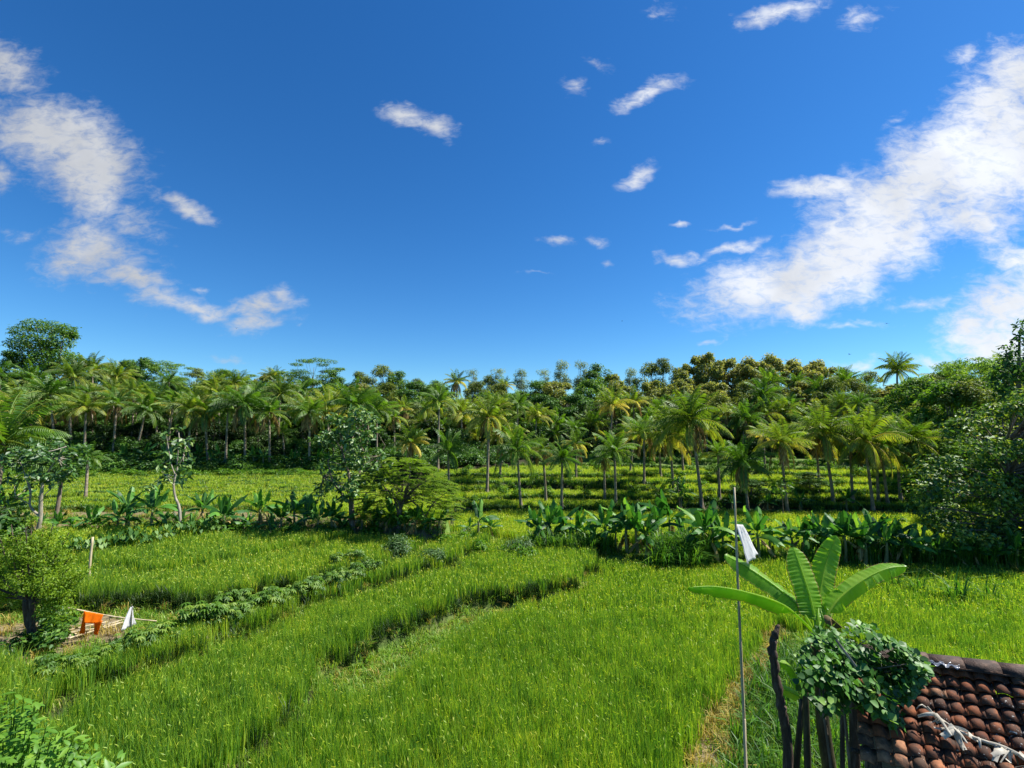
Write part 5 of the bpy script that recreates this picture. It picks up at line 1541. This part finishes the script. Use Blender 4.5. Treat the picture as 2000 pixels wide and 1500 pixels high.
# keep a waist in the cloth, as it is tied high up
fl = mb.build('flag', M['white_cloth'], t, True); solidify(fl, .006)
tag(fl, 'white cloth flag drooping from the pole')
mb = MB(); bz = at(1456, 1480, Df - .2); b2 = Vector((bz.x, Df - .2, hz(bz.x, Df - .2))); tv = at(1455, 1405, Df - .2) - b2
tube(mb, np.array([(0, 0, -.1), tuple(tv)]), .016, 6); o = mb.build('thin_stake', M['bamboo'], None, True); o.location = b2; tag(o, 'short thin stake right beside the flag pole', 'stake')

# ------------------------------------------------------------------ near banana plant
def near_banana():
    rng = np.random.default_rng(123)
    D = 8.4
    crown = at(1592, 1236, D); b = Vector((crown.x + .28, D - .2, hz(crown.x + .28, D - .2)))
    t = thing('banana_plant', b, 'near banana plant with big torn sunlit leaves beside the flag pole', 'banana plant')
    o0 = np.array(b)
    def W_(px, py, d=0): return np.array(at(px, py, D + d)) - o0
    mb = MB()
    tube(mb, catmull([(0, 0, -.1), W_(1612, 1450, -.1), W_(1603, 1340, 0), W_(1592, 1240, 0)], 14), np.linspace(.12, .075, 14), 12)
    mb.build('stem', M['near_stem'], t, True)
    leaves = [  # midrib pixels with depth, width m, normal, fold, petiole
        ([(1594, 1240, 0), (1570, 1215, -.05), (1530, 1182, -.15), (1470, 1160, -.3), (1400, 1146, -.45), (1345, 1147, -.6)], .39, (-.1, -.45, 1), .95, .31, .10),
        ([(1592, 1240, 0), (1577, 1210, .1), (1555, 1180, .25), (1515, 1145, .5), (1460, 1108, .8), (1415, 1083, 1.05)], .44, (.35, -1, .75), .28, .29, .10),
        ([(1593, 1240, 0), (1591, 1210, .1), (1583, 1170, .2), (1566, 1115, .35), (1549, 1068, .5)], .50, (.1, -1, .25), .12, .24, .0),
        ([(1597, 1240, 0), (1598, 1210, .05), (1600, 1170, .3), (1612, 1105, .5), (1634, 1046, .6)], .44, (-.55, -1, .15), .25, .23, .12),
        ([(1599, 1240, 0), (1612, 1208, .0), (1640, 1168, .1), (1690, 1130, .2), (1735, 1110, .25), (1772, 1106, .3)], .38, (-.15, -1, .9), .42, .27, .16),
        ([(1596, 1240, 0), (1604, 1205, .5), (1618, 1170, .9), (1626, 1140, 1.2)], .34, (-.2, -1, .5), .2, .35, .15),
    ]
    for pts, W, nr, fold, pet, tears in leaves:
        mb = MB()
        banana_leaf(mb, [W_(*p) for p in pts], W, nr, rng, fold, tears, pet, .35, .75, 116, 8, .028 if W > .5 else .045, .62, .028)
        mb.build('leaf', M['near_leaf'], t, True)
    # hanging dead leaves and old leaf bases round the stem
    mb = MB()
    for (px0, py0, px1, py1) in [(1588, 1250, 1572, 1320), (1600, 1270, 1610, 1340), (1596, 1300, 1578, 1400)]:
        banana_leaf(mb, [W_(px0, py0, -.1), W_((px0 + px1) / 2 - 4, (py0 + py1) / 2, -.22), W_(px1, py1, -.2)], .13, (0, -1, .1), rng, .9, .4, .1, .1, .6, 14, 3, .12, .5, .012)
    mb.build('dead_leaves', M['near_dry'], t, True)
    return t

def near_leaf_mat():
    m, b = new_mat('banana_leaf_near')
    out = b.n('ShaderNodeOutputMaterial')
    a = b.n('ShaderNodeAttribute'); a.attribute_name = 'rnd'
    tc = b.n('ShaderNodeTexCoord')
    n1, _ = b.noise(tc.outputs['Object'], 3.0, 4, .6)
    mp = b.n('ShaderNodeMapping'); mp.inputs['Scale'].default_value = (40, 40, 40); b.put(mp.inputs['Vector'], tc.outputs['Object'])
    n2, _ = b.noise(mp.outputs[0], 1.0, 2, .5)
    f = b.math('ADD', b.math('MULTIPLY', a.outputs['Fac'], .6), b.math('MULTIPLY', n1, .5), clamp=True)
    c = b.ramp(f, [(.2, (.05, .18, .015)), (.6, (.19, .42, .025)), (.9, (.36, .54, .06)), (1.0, (.34, .24, .09))])
    df = b.n('ShaderNodeBsdfPrincipled'); b.put(df.inputs['Base Color'], c); df.inputs['Roughness'].default_value = .38; df.inputs['Specular IOR Level'].default_value = .5
    bp = b.n('ShaderNodeBump'); bp.inputs['Strength'].default_value = .25; bp.inputs['Distance'].default_value = .01; b.put(bp.inputs['Height'], n2); b.put(df.inputs['Normal'], bp.outputs[0])
    tr = b.n('ShaderNodeBsdfTranslucent'); b.put(tr.inputs[0], b.mix(1.0, c, (1.6, 1.45, .4, 1), 'MULTIPLY'))
    mx = b.n('ShaderNodeMixShader'); mx.inputs[0].default_value = .6
    b.t.links.new(df.outputs[0], mx.inputs[1]); b.t.links.new(tr.outputs[0], mx.inputs[2]); b.t.links.new(mx.outputs[0], out.inputs[0])
    return m
M['near_leaf'] = near_leaf_mat()
M['near_stem'] = solid_mat('banana_stem_near', [(0, (.012, .011, .007)), (.5, (.05, .042, .022)), (1, (.16, .14, .07))], (9, 9, 1.6), 5, .55, .4)  # stem colour darkened to carry the shadow falling on it
M['near_dry'] = leaf_mat('banana_dead_leaf', [(0, (.05, .03, .02)), (.5, (.13, .09, .055)), (1, (.3, .22, .14))], .15, .04, .6, .2)
near_banana()

# second, leafless stem and young sucker at its foot
bb = at(1572, 1500, 8.0); bb = Vector((bb.x, 8.0, hz(bb.x, 8.0))); mb = MB()
tv = at(1572, 1300, 8.0) - bb
tube(mb, catmull([(0, 0, -.1), (.04, 0, tv.z * .5), (tv.x - .02, 0, tv.z * .8), tuple(tv)], 10), np.linspace(.065, .04, 10), 9)
o = mb.build('banana_stump', M['near_stem'], None, True); o.location = bb; tag(o, 'old leafless banana stem left of the near banana plant', 'banana stem')
suck = thing('banana_sucker', Vector(bb) + Vector((-.1, .3, 0)), 'young banana sucker with two yellow green leaves below the near plant', 'banana plant')
so = np.array(suck.location)
rs_ = np.random.default_rng(5)
mb = MB(); tube(mb, catmull([(0, 0, -.1), (.05, 0, 1.5), np.array(at(1567, 1365, 8.3)) - so], 8), np.linspace(.09, .04, 8), 8); mb.build('stem', M['near_stem'], suck, True)
for pts in ([(1567, 1365), (1560, 1335), (1545, 1305), (1523, 1293)], [(1567, 1365), (1556, 1358), (1535, 1348), (1515, 1340)], [(1569, 1365), (1578, 1350), (1586, 1340), (1590, 1330)]):
    mb = MB(); banana_leaf(mb, [np.array(at(x, y, 8.3)) - so for x, y in pts], .2, (.3, -1, .5), rs_, .4, .05, .15, .5, .95, 20, 4, .04, .6, .012); mb.build('leaf', M['near_leaf'], suck, True)
# crooked barked stake
sb_ = at(1532, 1430, 8.2); sbase = Vector((sb_.x + .1, 8.2, hz(sb_.x, 8.2))); so = np.array(sbase)
mb = MB(); pts = [np.array((0, 0, -.1))] + [np.array(at(x, y, 8.2)) - so for x, y in [(1536, 1440), (1522, 1370), (1514, 1310), (1509, 1270), (1514, 1245), (1520, 1222)]]
c = catmull(pts, 34); rr2 = np.interp(np.linspace(0, 1, 34), [0, .5, .85, 1], [.075, .07, .06, .028]) * (1 + rngc.normal(size=34) * .10)
tube(mb, c + rngc.normal(size=(34, 3)) * .010, rr2, 9)
o = mb.build('crooked_stake', M['oldwood'], None, True); o.location = sbase; tag(o, 'crooked dead trunk with peeling bark left of the near banana plant', 'trunk')
# weedy dark stalks around
for (x0, y0, x1, y1, r, lb) in [(1664, 1500, 1668, 1330, .065, 'thick dark upright trunk under the leafy vine'), (1640, 1500, 1646, 1300, .03, 'thin dark stake under the left edge of the leafy vine')]:
    D_ = 7.4; q = at(x0, y0, D_); q = Vector((q.x, D_, hz(q.x, D_))); tv = at(x1, y1, D_) - q; mb = MB()
    tube(mb, catmull([(0, 0, -.1), (.03, 0, tv.z * .5), tuple(tv)], 10), np.linspace(r * 1.2, r, 10), 9); o = mb.build('support_trunk' if r > .05 else 'stake', M['oldwood'], None, True); o.location = q; tag(o, lb, 'trunk' if r > .05 else 'stake')

# ------------------------------------------------------------------ shed with pantiled roof
def tile_mat():
    m, b = new_mat('weathered_tile')
    out = b.n('ShaderNodeOutputMaterial'); p = b.n('ShaderNodeBsdfPrincipled')
    tc = b.n('ShaderNodeTexCoord'); a = b.n('ShaderNodeAttribute'); a.attribute_name = 'rnd'
    n1, _ = b.noise(tc.outputs['Object'], 6.0, 6, .7)
    n2, _ = b.noise(tc.outputs['Object'], 28.0, 5, .65)
    n3, _ = b.noise(tc.outputs['Object'], 2.2, 4, .6)
    c = b.ramp(a.outputs['Fac'], [(0, (.12, .036, .016)), (.4, (.25, .078, .03)), (.75, (.36, .125, .05)), (1, (.45, .24, .13))])
    soot = b.mrange(b.math('ADD', n1, b.math('MULTIPLY', n3, .5)), .60, .84)
    c = b.mix(b.math('MULTIPLY', soot, .88), c, (.035, .025, .02, 1))
    lich = b.mrange(b.math('MULTIPLY', n2, b.math('ADD', n3, .45)), .66, .70)
    c = b.mix(b.math('MULTIPLY', lich, .8), c, (.62, .60, .55, 1))
    b.put(p.inputs['Base Color'], c); p.inputs['Roughness'].default_value = .8; p.inputs['Specular IOR Level'].default_value = .2
    bp = b.n('ShaderNodeBump'); bp.inputs['Strength'].default_value = .5; bp.inputs['Distance'].default_value = .008; b.put(bp.inputs['Height'], n2); b.put(p.inputs['Normal'], bp.outputs[0])
    b.t.links.new(p.outputs[0], out.inputs[0]); return m
M['tile'] = tile_mat()
M['ridge'] = solid_mat('ridge_tile_mossy', [(0, (.018, .013, .010)), (.5, (.055, .033, .024)), (.9, (.13, .075, .05)), (1, (.4, .36, .3))], (9, 9, 9), 6, .75, .5)
M['bambooweave'] = solid_mat('woven_bamboo', [(0, (.07, .05, .03)), (.5, (.16, .12, .075)), (1, (.26, .2, .13))], (3, 3, 26), 3, .85, .4)

def shed():
    rng = np.random.default_rng(17)
    d = Vector((.894, -.447, .06)).normalized()          # along the ridge, to the right and nearer
    h2 = Vector((-.56, -.83, 0)).normalized()            # horizontal, down slope towards the viewer
    if h2.y > 0: h2 = -h2
    R0 = at(1805, 1290, 6.15)
    run, drop = 1.12, .72
    down = (h2 * run - Vector((0, 0, drop))).normalized(); slopeL = math.hypot(run, drop)
    nup = d.cross(down); nup = nup if nup.z > 0 else -nup
    t = thing('shed', Vector((R0.x, R0.y, hz(R0.x, R0.y))), 'old shed with weathered red pantile roof under the leafy vine', 'shed')
    o0 = np.array(t.location)
    dn, dw, nu = np.array(d), np.array(down), np.array(nup)
    R = np.array(R0) - o0
    pitch = .152; rows = 9; tl = slopeL / rows
    def slope(dirw, nu_, c0, c1, jitter):
        mb = MB()
        prof = np.linspace(0, 1, 9)
        # one wave: a broad rounded roll and a narrow gutter
        zz = np.where(prof < .68, 0.023 * np.sin(prof / .68 * math.pi) ** .8, -.022 * np.sin((prof - .68) / .32 * math.pi))
        for c in range(c0, c1):
            for r in range(rows + 0):
                jl = rng.normal() * .008; js = rng.normal() * .006; jt = rng.normal() * .02
                o = R + dn * (c * pitch + js) + dirw * (r * tl + jl)
                ln = tl * 1.14
                sag = -.03 * math.sin((r + .5) / rows * math.pi) - .02 * math.sin(c * .7)
                V = []
                for (s, lift) in ((0, .004), (1, .030)):
                    for k in range(len(prof)):
                        V.append(o + dn * (prof[k] * pitch * 1.05 + jt * s * .2) + dirw * (s * ln) + nu_ * (zz[k] * (1 + .05 * s) + lift + sag))
                n = len(prof)
                V = np.array(V); lowr = V - nu_ * .013
                A = np.concatenate([V, lowr]); Q = []
                for k in range(n - 1):
                    Q += [(k, k + 1, n + k + 1, n + k), (2 * n + k, 3 * n + k, 3 * n + k + 1, 2 * n + k + 1), (n + k, n + k + 1, 3 * n + k + 1, 3 * n + k), (k, 2 * n + k, 2 * n + k + 1, k + 1)]
                Q += [(0, n, 3 * n, 2 * n), (n - 1, 3 * n - 1, 4 * n - 1, 2 * n - 1)]
                v = np.clip(.45 + rng.normal() * .22, 0, 1)
                if c < -2 and r > 6: v = .9
                mb.add(A, Q, None, v)
        return mb
    slope(dw, nu, -5, 23, 1).build('roof_tiles', M['tile'], t)
    back = (-h2 * run - Vector((0, 0, drop))).normalized(); nb = back.cross(d); nb = nb if nb.z > 0 else -nb
    slope(np.array(back), np.array(nb), -5, 23, 1).build('roof_tiles', M['tile'], t)
    mb = MB()
    for k in range(-2, 12):                                # ridge caps, overlapping
        c0 = R + dn * (k * .33) + np.array([0, 0, .015 + rng.normal() * .008]); ln = .36
        n = 9; an = np.linspace(0, math.pi, n); side = norm(np.cross(dn, [0, 0, 1]))
        for s0, s1, r0, r1 in ((0, ln, .115, .13),):
            V = []
            for s, r in ((s0, r0), (s1, r1)):
                for q in an: V.append(c0 + dn * s + side * math.cos(q) * r + np.array([0, 0, 1]) * (math.sin(q) * r * .62))
            V = np.array(V); lo_ = V - np.array([0, 0, .02]); A = np.concatenate([V, lo_]); Q = []
            for i in range(n - 1): Q += [(i, i + 1, n + i + 1, n + i), (2 * n + i, 3 * n + i, 3 * n + i + 1, 2 * n + i + 1), (n + i, n + i + 1, 3 * n + i + 1, 3 * n + i), (i, 2 * n + i, 2 * n + i + 1, i + 1)]
            mb.add(A, Q, None, rng.random())
    mb.build('ridge_caps', M['ridge'], t)
    def beam(a, b_, w, name, mat):
        m2 = MB(); tube(m2, np.array([a, b_]), w, 4); m2.build(name, mat, t)
    for q in (-.7, .25, 1.5, 2.7):
        beam(R + dn * q - nu * .06, R + dn * q + dw * slopeL * .97 - nu * .06, .035, 'rafter', M['oldwood'])
    beam(R - dn * .85 + dw * slopeL * .93 - nu * .05, R + dn * 3.3 + dw * slopeL * .93 - nu * .05, .03, 'eave_beam', M['oldwood'])
    beam(R - dn * .85 - np.array([0, 0, .1]), R + dn * 3.3 - np.array([0, 0, .1]), .045, 'ridge_beam', M['oldwood'])
    gz = 0.0
    for q, e in ((-.6, .88), (1.4, .88), (3.1, .88)):
        a = R + dn * q + dw * slopeL * e - nu * .1
        beam(np.array([a[0], a[1], -.2]), a, .055, 'post', M['oldwood'])
        a2 = R + dn * q + np.array(back) * slopeL * e - np.array(nb) * .1
        beam(np.array([a2[0], a2[1], -.2]), a2, .055, 'post', M['oldwood'])
    m3 = MB()                                              # woven back and side walls
    hh = np.array(h2)
    for (s0, s1) in (((-.6, -.9), (3.1, -.9)), ((3.1, -.9), (3.1, .9))):
        A_ = R + dn * s0[0] + hh * s0[1]; B_ = R + dn * s1[0] + hh * s1[1]
        top_ = R[2] - .62
        off = norm(np.cross(B_ - A_, [0, 0, 1])) * .02
        V = [[A_[0], A_[1], 0], [B_[0], B_[1], 0], [B_[0], B_[1], top_], [A_[0], A_[1], top_]]
        V = np.array(V); A4 = np.concatenate([V + off, V - off])
        m3.add(A4, [(0, 1, 2, 3), (7, 6, 5, 4), (0, 4, 5, 1), (2, 6, 7, 3), (1, 5, 6, 2), (0, 3, 7, 4)])
    m3.build('wall_panel', M['bambooweave'], t)
    return R + o0, dn, dw, nu, slopeL
R_w, dn, dw, nu, SL = shed()
def roof_pt(s, q, lift=0.0):
    """s along the ridge, q down the slope (0 ridge .. 1 eave)"""
    return R_w + dn * s + dw * (q * SL) + nu * (.05 + lift)

# dry husks lying across the lower roof
mb = MB(); rgh = np.random.default_rng(19)
o0 = roof_pt(.2, .62)
line = catmull([roof_pt(-.12, .50, .06), roof_pt(.15, .66, .05), roof_pt(.45, .74, .07), roof_pt(.72, .80, .05), roof_pt(.95, .90, .06), roof_pt(1.25, 1.0, .05)], 40)
tube(mb, line - o0, np.linspace(.012, .022, 40), 6, .6)
for k in range(46):
    i = int(rgh.integers(0, 38)); p_ = line[i] - o0
    f = i / 38
    ax = norm(dw * rgh.uniform(.2, 1) + dn * rgh.normal() * .8 + nu * rgh.uniform(-.05, .25)); L = rgh.uniform(.07, .24)
    sd = norm(np.cross(ax, nu + rgh.normal(size=3) * .6)); w_ = rgh.uniform(.02, .075)
    n = 5; s = np.linspace(0, 1, n)
    cc_ = p_ + ax * (s * L)[:, None] + nu * (.03 * np.sin(s * 3 + rgh.random() * 3))[:, None]
    V = np.stack([cc_ + sd * (w_ * (1 - s * .4))[:, None] * .5, cc_ + nu * .012, cc_ - sd * (w_ * (1 - s * .4))[:, None] * .5], 1).reshape(-1, 3)
    id_ = np.arange(n * 3).reshape(n, 3)
    mb.add(V, np.stack([id_[:-1, :-1], id_[:-1, 1:], id_[1:, 1:], id_[1:, :-1]], -1).reshape(-1, 4), None, rgh.random())
o = mb.build('dry_husk_garland', M['rag'], None, False); o.location = o0; tag(o, 'torn pale dry husks strung across the lower tiles of the shed roof', 'dry husks')
# crumpled plastic strip under the ridge
mb = MB(); o0 = roof_pt(.1, .10); n, m_ = 26, 6
G_ = np.array([[roof_pt(-.02 + .34 * i / (n - 1), .05 + .035 * j / (m_ - 1) + .015 * math.sin(i * .9), .035 + .02 * rgh.random()) - o0 for i in range(n)] for j in range(m_)])
id_ = np.arange(n * m_).reshape(m_, n)
mb.add(G_.reshape(-1, 3), np.stack([id_[:-1, :-1], id_[:-1, 1:], id_[1:, 1:], id_[1:, :-1]], -1).reshape(-1, 4))
mp_ = bpy.data.materials.new('plastic_film'); mp_.use_nodes = True; bs = mp_.node_tree.nodes['Principled BSDF']
bs.inputs['Base Color'].default_value = (.16, .18, .22, 1); bs.inputs['Roughness'].default_value = .22
o = mb.build('plastic_sheet', mp_, None, True); o.location = o0; tag(o, 'crumpled shiny grey plastic strip tucked under the shed ridge', 'plastic sheet'); solidify(o, .003)

# ------------------------------------------------------------------ leafy vine mounded over the roof corner
def vine():
    rng = np.random.default_rng(23)
    D0 = 6.0; c0 = at(1690, 1330, D0)
    b = Vector((c0.x, D0, hz(c0.x, D0)))
    t = thing('bean_vine', b, 'leafy bean vine mounded over the left corner of the shed roof', 'vine')
    o0 = np.array(b); lb, sb = MB(), MB()
    def ring(px): return (np.interp(px, [1560, 1590, 1620, 1660, 1700, 1740, 1780, 1805], [1290, 1240, 1224, 1218, 1222, 1245, 1272, 1300]),
                          np.interp(px, [1560, 1590, 1620, 1660, 1700, 1730, 1755, 1780, 1805], [1330, 1375, 1390, 1380, 1378, 1420, 1412, 1350, 1315]))
    N = 0; pts = []
    while N < 760:
        px = rng.uniform(1562, 1806); lo_, hi_ = ring(px); py = rng.uniform(lo_, hi_)
        f = (py - lo_) / (hi_ - lo_)
        hole = math.sin(px * .075 + 1.2) * math.sin(py * .085 + px * .02) + .35 * math.sin(px * .21) * math.sin(py * .19)
        if hole > .42 - .25 * (abs(f - .5) * 2) and rng.random() < .9: continue
        # depth: the mound bulges to the viewer in its lower half and lies back at the top
        d = D0 + .60 - 1.05 * math.sin(min(1, f * 1.1) * math.pi * .55) + .25 * ((px - 1690) / 120) ** 2
        if px > 1700: d = min(d, D0 - .15) - .0022 * (px - 1700)
        d += rng.normal() * .12
        pts.append((np.array(at(px, py, d)) - o0, f)); N += 1
    for p, f in pts:
        # a trifoliate leaf: three broad pointed leaflets
        nn = norm(np.array([.35, -.75 + .3 * (1 - f), .55 + .5 * (1 - f)]) + rng.normal(size=3) * .38)
        e1 = norm(np.cross(nn, rng.normal(size=3))); down = norm(np.array([0, -.2, -1.0]) - nn * np.dot(nn, [0, -.2, -1.0]) + rng.normal(size=3) * .35)
        L = rng.uniform(.05, .105); cl = np.clip(rng.normal(.45, .3), 0, 1)
        for an in (0, 1.9, -1.9):
            q = Quaternion(Vector(nn), an + rng.normal() * .15)
            ax = np.array(q @ Vector(down)); sd = norm(np.cross(ax, nn)); base = p + ax * .02
            fold = nn * (L * .12)
            prof = [(0.0, .0), (.12, .34), (.38, .46), (.68, .30), (1.0, 0)]
            Lv = [base + ax * (L * a_) + sd * (L * w_) + fold * (w_ * 2) for a_, w_ in prof]; Rv = [base + ax * (L * a_) - sd * (L * w_) + fold * (w_ * 2) for a_, w_ in prof[1:4]]
            ml = [base + ax * (L * a_) for a_, _ in prof[1:4]]
            V = Lv + Rv + ml   # 0..4 left incl ends, 5..7 right, 8..10 mid
            T = [(0, 1, 8), (0, 8, 5)]
            Q = [(1, 2, 9, 8), (2, 3, 10, 9), (8, 9, 6, 5), (9, 10, 7, 6)]
            T += [(3, 4, 10), (10, 4, 7)]
            lb.add(V, Q, T, np.clip(cl + rng.normal() * .05, 0, 1))
    for k in range(44):
        i, j = rng.integers(0, len(pts), 2); a, c = pts[i][0], pts[j][0]
        if np.linalg.norm(a - c) > 1.1: continue
        tube(sb, catmull([a + np.array([0, .1, -.05]), (a + c) / 2 + np.array([0, .12, -.1]), c + np.array([0, .08, -.05])], 8), .006, 4, .5, False)
    for (x0, x1, y1) in ((1600, 1600, 1330), (1655, 1680, 1330), (1700, 1690, 1320), (1625, 1640, 1300), (1700, 1740, 1340)):
        q = np.array(at(x1, y1, D0 + .1)) - o0
        tube(sb, catmull([np.array([q[0] - .1, .1, -.1]), np.array([q[0] * .8, .1, q[2] * .5]), q], 10), .018, 5, .5, False)
    sb.build('stems', M['bark'], t); lb.build('leaves', M['vine'], t)
    # bare dead stick poking out of it, and the dry leaf on top
    mb = MB(); tube(mb, np.array([at(1633, 1250, D0 - .55), at(1672, 1302, D0 - .75)]) - np.array(at(1650, 1275, D0 - .6)), .014, 6)
    o = mb.build('dry_stick', M['palebark']); o.location = at(1650, 1275, D0 - .6); tag(o, 'short pale dry stick lying on the leafy vine', 'stick')
    mb = MB(); q0 = np.array(at(1632, 1222, D0 + .2)); banana_leaf(mb, [np.array(at(1645, 1226, D0 + .2)) - q0, np.array(at(1634, 1216, D0 + .1)) - q0, np.array(at(1622, 1208, D0)) - q0, np.array(at(1624, 1222, D0 - .05)) - q0], .16, (0, -1, .6), rng, .6, .1, .05, .3, .8, 12, 4, .1, .6, .006)
    o = mb.build('dead_leaf', M['near_dry']); o.location = q0; tag(o, 'curled brown dead leaf on top of the leafy vine', 'leaf')
vine()

# ------------------------------------------------------------------ near shrub in the lower left corner
def near_shrub():
    rng = np.random.default_rng(29)
    D0 = 4.9; c0 = at(40, 1500, D0); b = Vector((c0.x, D0, hz(c0.x, D0)))
    t = thing('leafy_shrub', b, 'near bright green leafy shrub in the lower left corner of the picture', 'shrub')
    o0 = np.array(b); lb, sb = MB(), MB(); n = 0
    root = np.array([0, 0, 1.2])
    tube(sb, catmull([(0, 0, -.1), (.1, 0, 1.5), np.array(at(20, 1620, D0)) - o0], 10), np.linspace(.08, .04, 10), 7)
    shoots = []
    while len(shoots) < 300:
        px = rng.uniform(-150, 238); top = np.interp(px, [-260, -60, 20, 70, 130, 190, 240], [1310, 1325, 1338, 1362, 1402, 1440, 1475])
        py = rng.uniform(top + 8, 1590); d = D0 + rng.normal() * .35
        shoots.append(np.array(at(px, py, d)) - o0)
    root = np.array(at(20, 1640, D0)) - o0
    for tip in shoots:
        o = norm(tip - root + np.array([0, 0, .4]))
        st = tip - o * .5
        c = catmull([root * .6 + st * .4, st, tip], 14)
        tube(sb, c, np.linspace(.012, .004, 14), 5, .5, False)
        for k in range(13):
            i = int(6 + k * .6); i = min(13, i); p = c[i]
            a = k * 2.4 + rng.normal() * .3; e1 = norm(np.cross(o, [.3, .1, 1])); e2 = np.cross(o, e1)
            out = e1 * math.cos(a) + e2 * math.sin(a)
            ax = norm(out + o * .35 - np.array([0, 0, .25])); nn = norm(o + out * .2 + np.array([0, 0, .6])); sd = norm(np.cross(ax, nn)); up = np.cross(sd, ax)
            L = rng.uniform(.06, .125) * (.8 + .3 * (i / 13)); W = L * .34
            prof = [(0, 0), (.2, .62), (.45, 1), (.72, .72), (1, 0)]
            ctr = [p + ax * (L * a_) - up * (.18 * L * a_ * a_) for a_, _ in prof]
            Lv = [ctr[q] + sd * (W * .5 * prof[q][1]) + up * (.12 * W * prof[q][1]) for q in (1, 2, 3)]; Rv = [ctr[q] - sd * (W * .5 * prof[q][1]) + up * (.12 * W * prof[q][1]) for q in (1, 2, 3)]
            V = ctr + Lv + Rv  # 0-4, 5-7, 8-10
            lb.add(V, [(1, 5, 6, 2), (2, 6, 7, 3), (1, 2, 9, 8), (2, 3, 10, 9)], [(0, 5, 1), (3, 7, 4), (0, 1, 8), (3, 4, 10)], np.clip(rng.normal(.55, .22), 0, 1))
    sb.build('stems', M['tallgrass'], t); lb.build('leaves', M['sunny'], t)
near_shrub()

# birds far off in the sky
BM = solid_mat('dark_feathers', [(0, (.02, .02, .022)), (1, (.05, .05, .055))], (5, 5, 5), 2, .7, 0)
def bird(px, py, D, rz, label):
    mb = MB(); s = np.linspace(0, 1, 7)
    tube(mb, np.stack([s * .34 - .17, 0 * s, 0 * s], 1), .045 * np.sin(np.pi * (s * .9 + .07)) + .004, 6)
    for sg in (1, -1):
        V = [(-.05, 0, .01), (.09, 0, .01), (.06, sg * .22, .09), (-.04, sg * .2, .08), (-.10, sg * .48, .03)]
        mb.add(V, [(0, 1, 2, 3)], [(3, 2, 4)])
    mb.add([(-.16, 0, 0), (-.3, .05, 0), (-.3, -.05, 0)], None, [(0, 1, 2)])
    o = mb.build('bird', BM); o.location = at(px, py, D); o.rotation_euler = (.2, .1, rz); tag(o, label, 'bird', 'birds in the sky above the hill')
bird(1215, 627, 95, .6, 'tiny dark bird farthest left over the hill in the blue sky')
bird(1659, 692, 90, 2.2, 'tiny dark bird just above the brown treetops')
bird(1732, 632, 90, 1.2, 'tiny dark bird highest over the right side of the hill')
bird(462, 641, 95, -.5, 'tiny dark bird against the low cloud at the left')
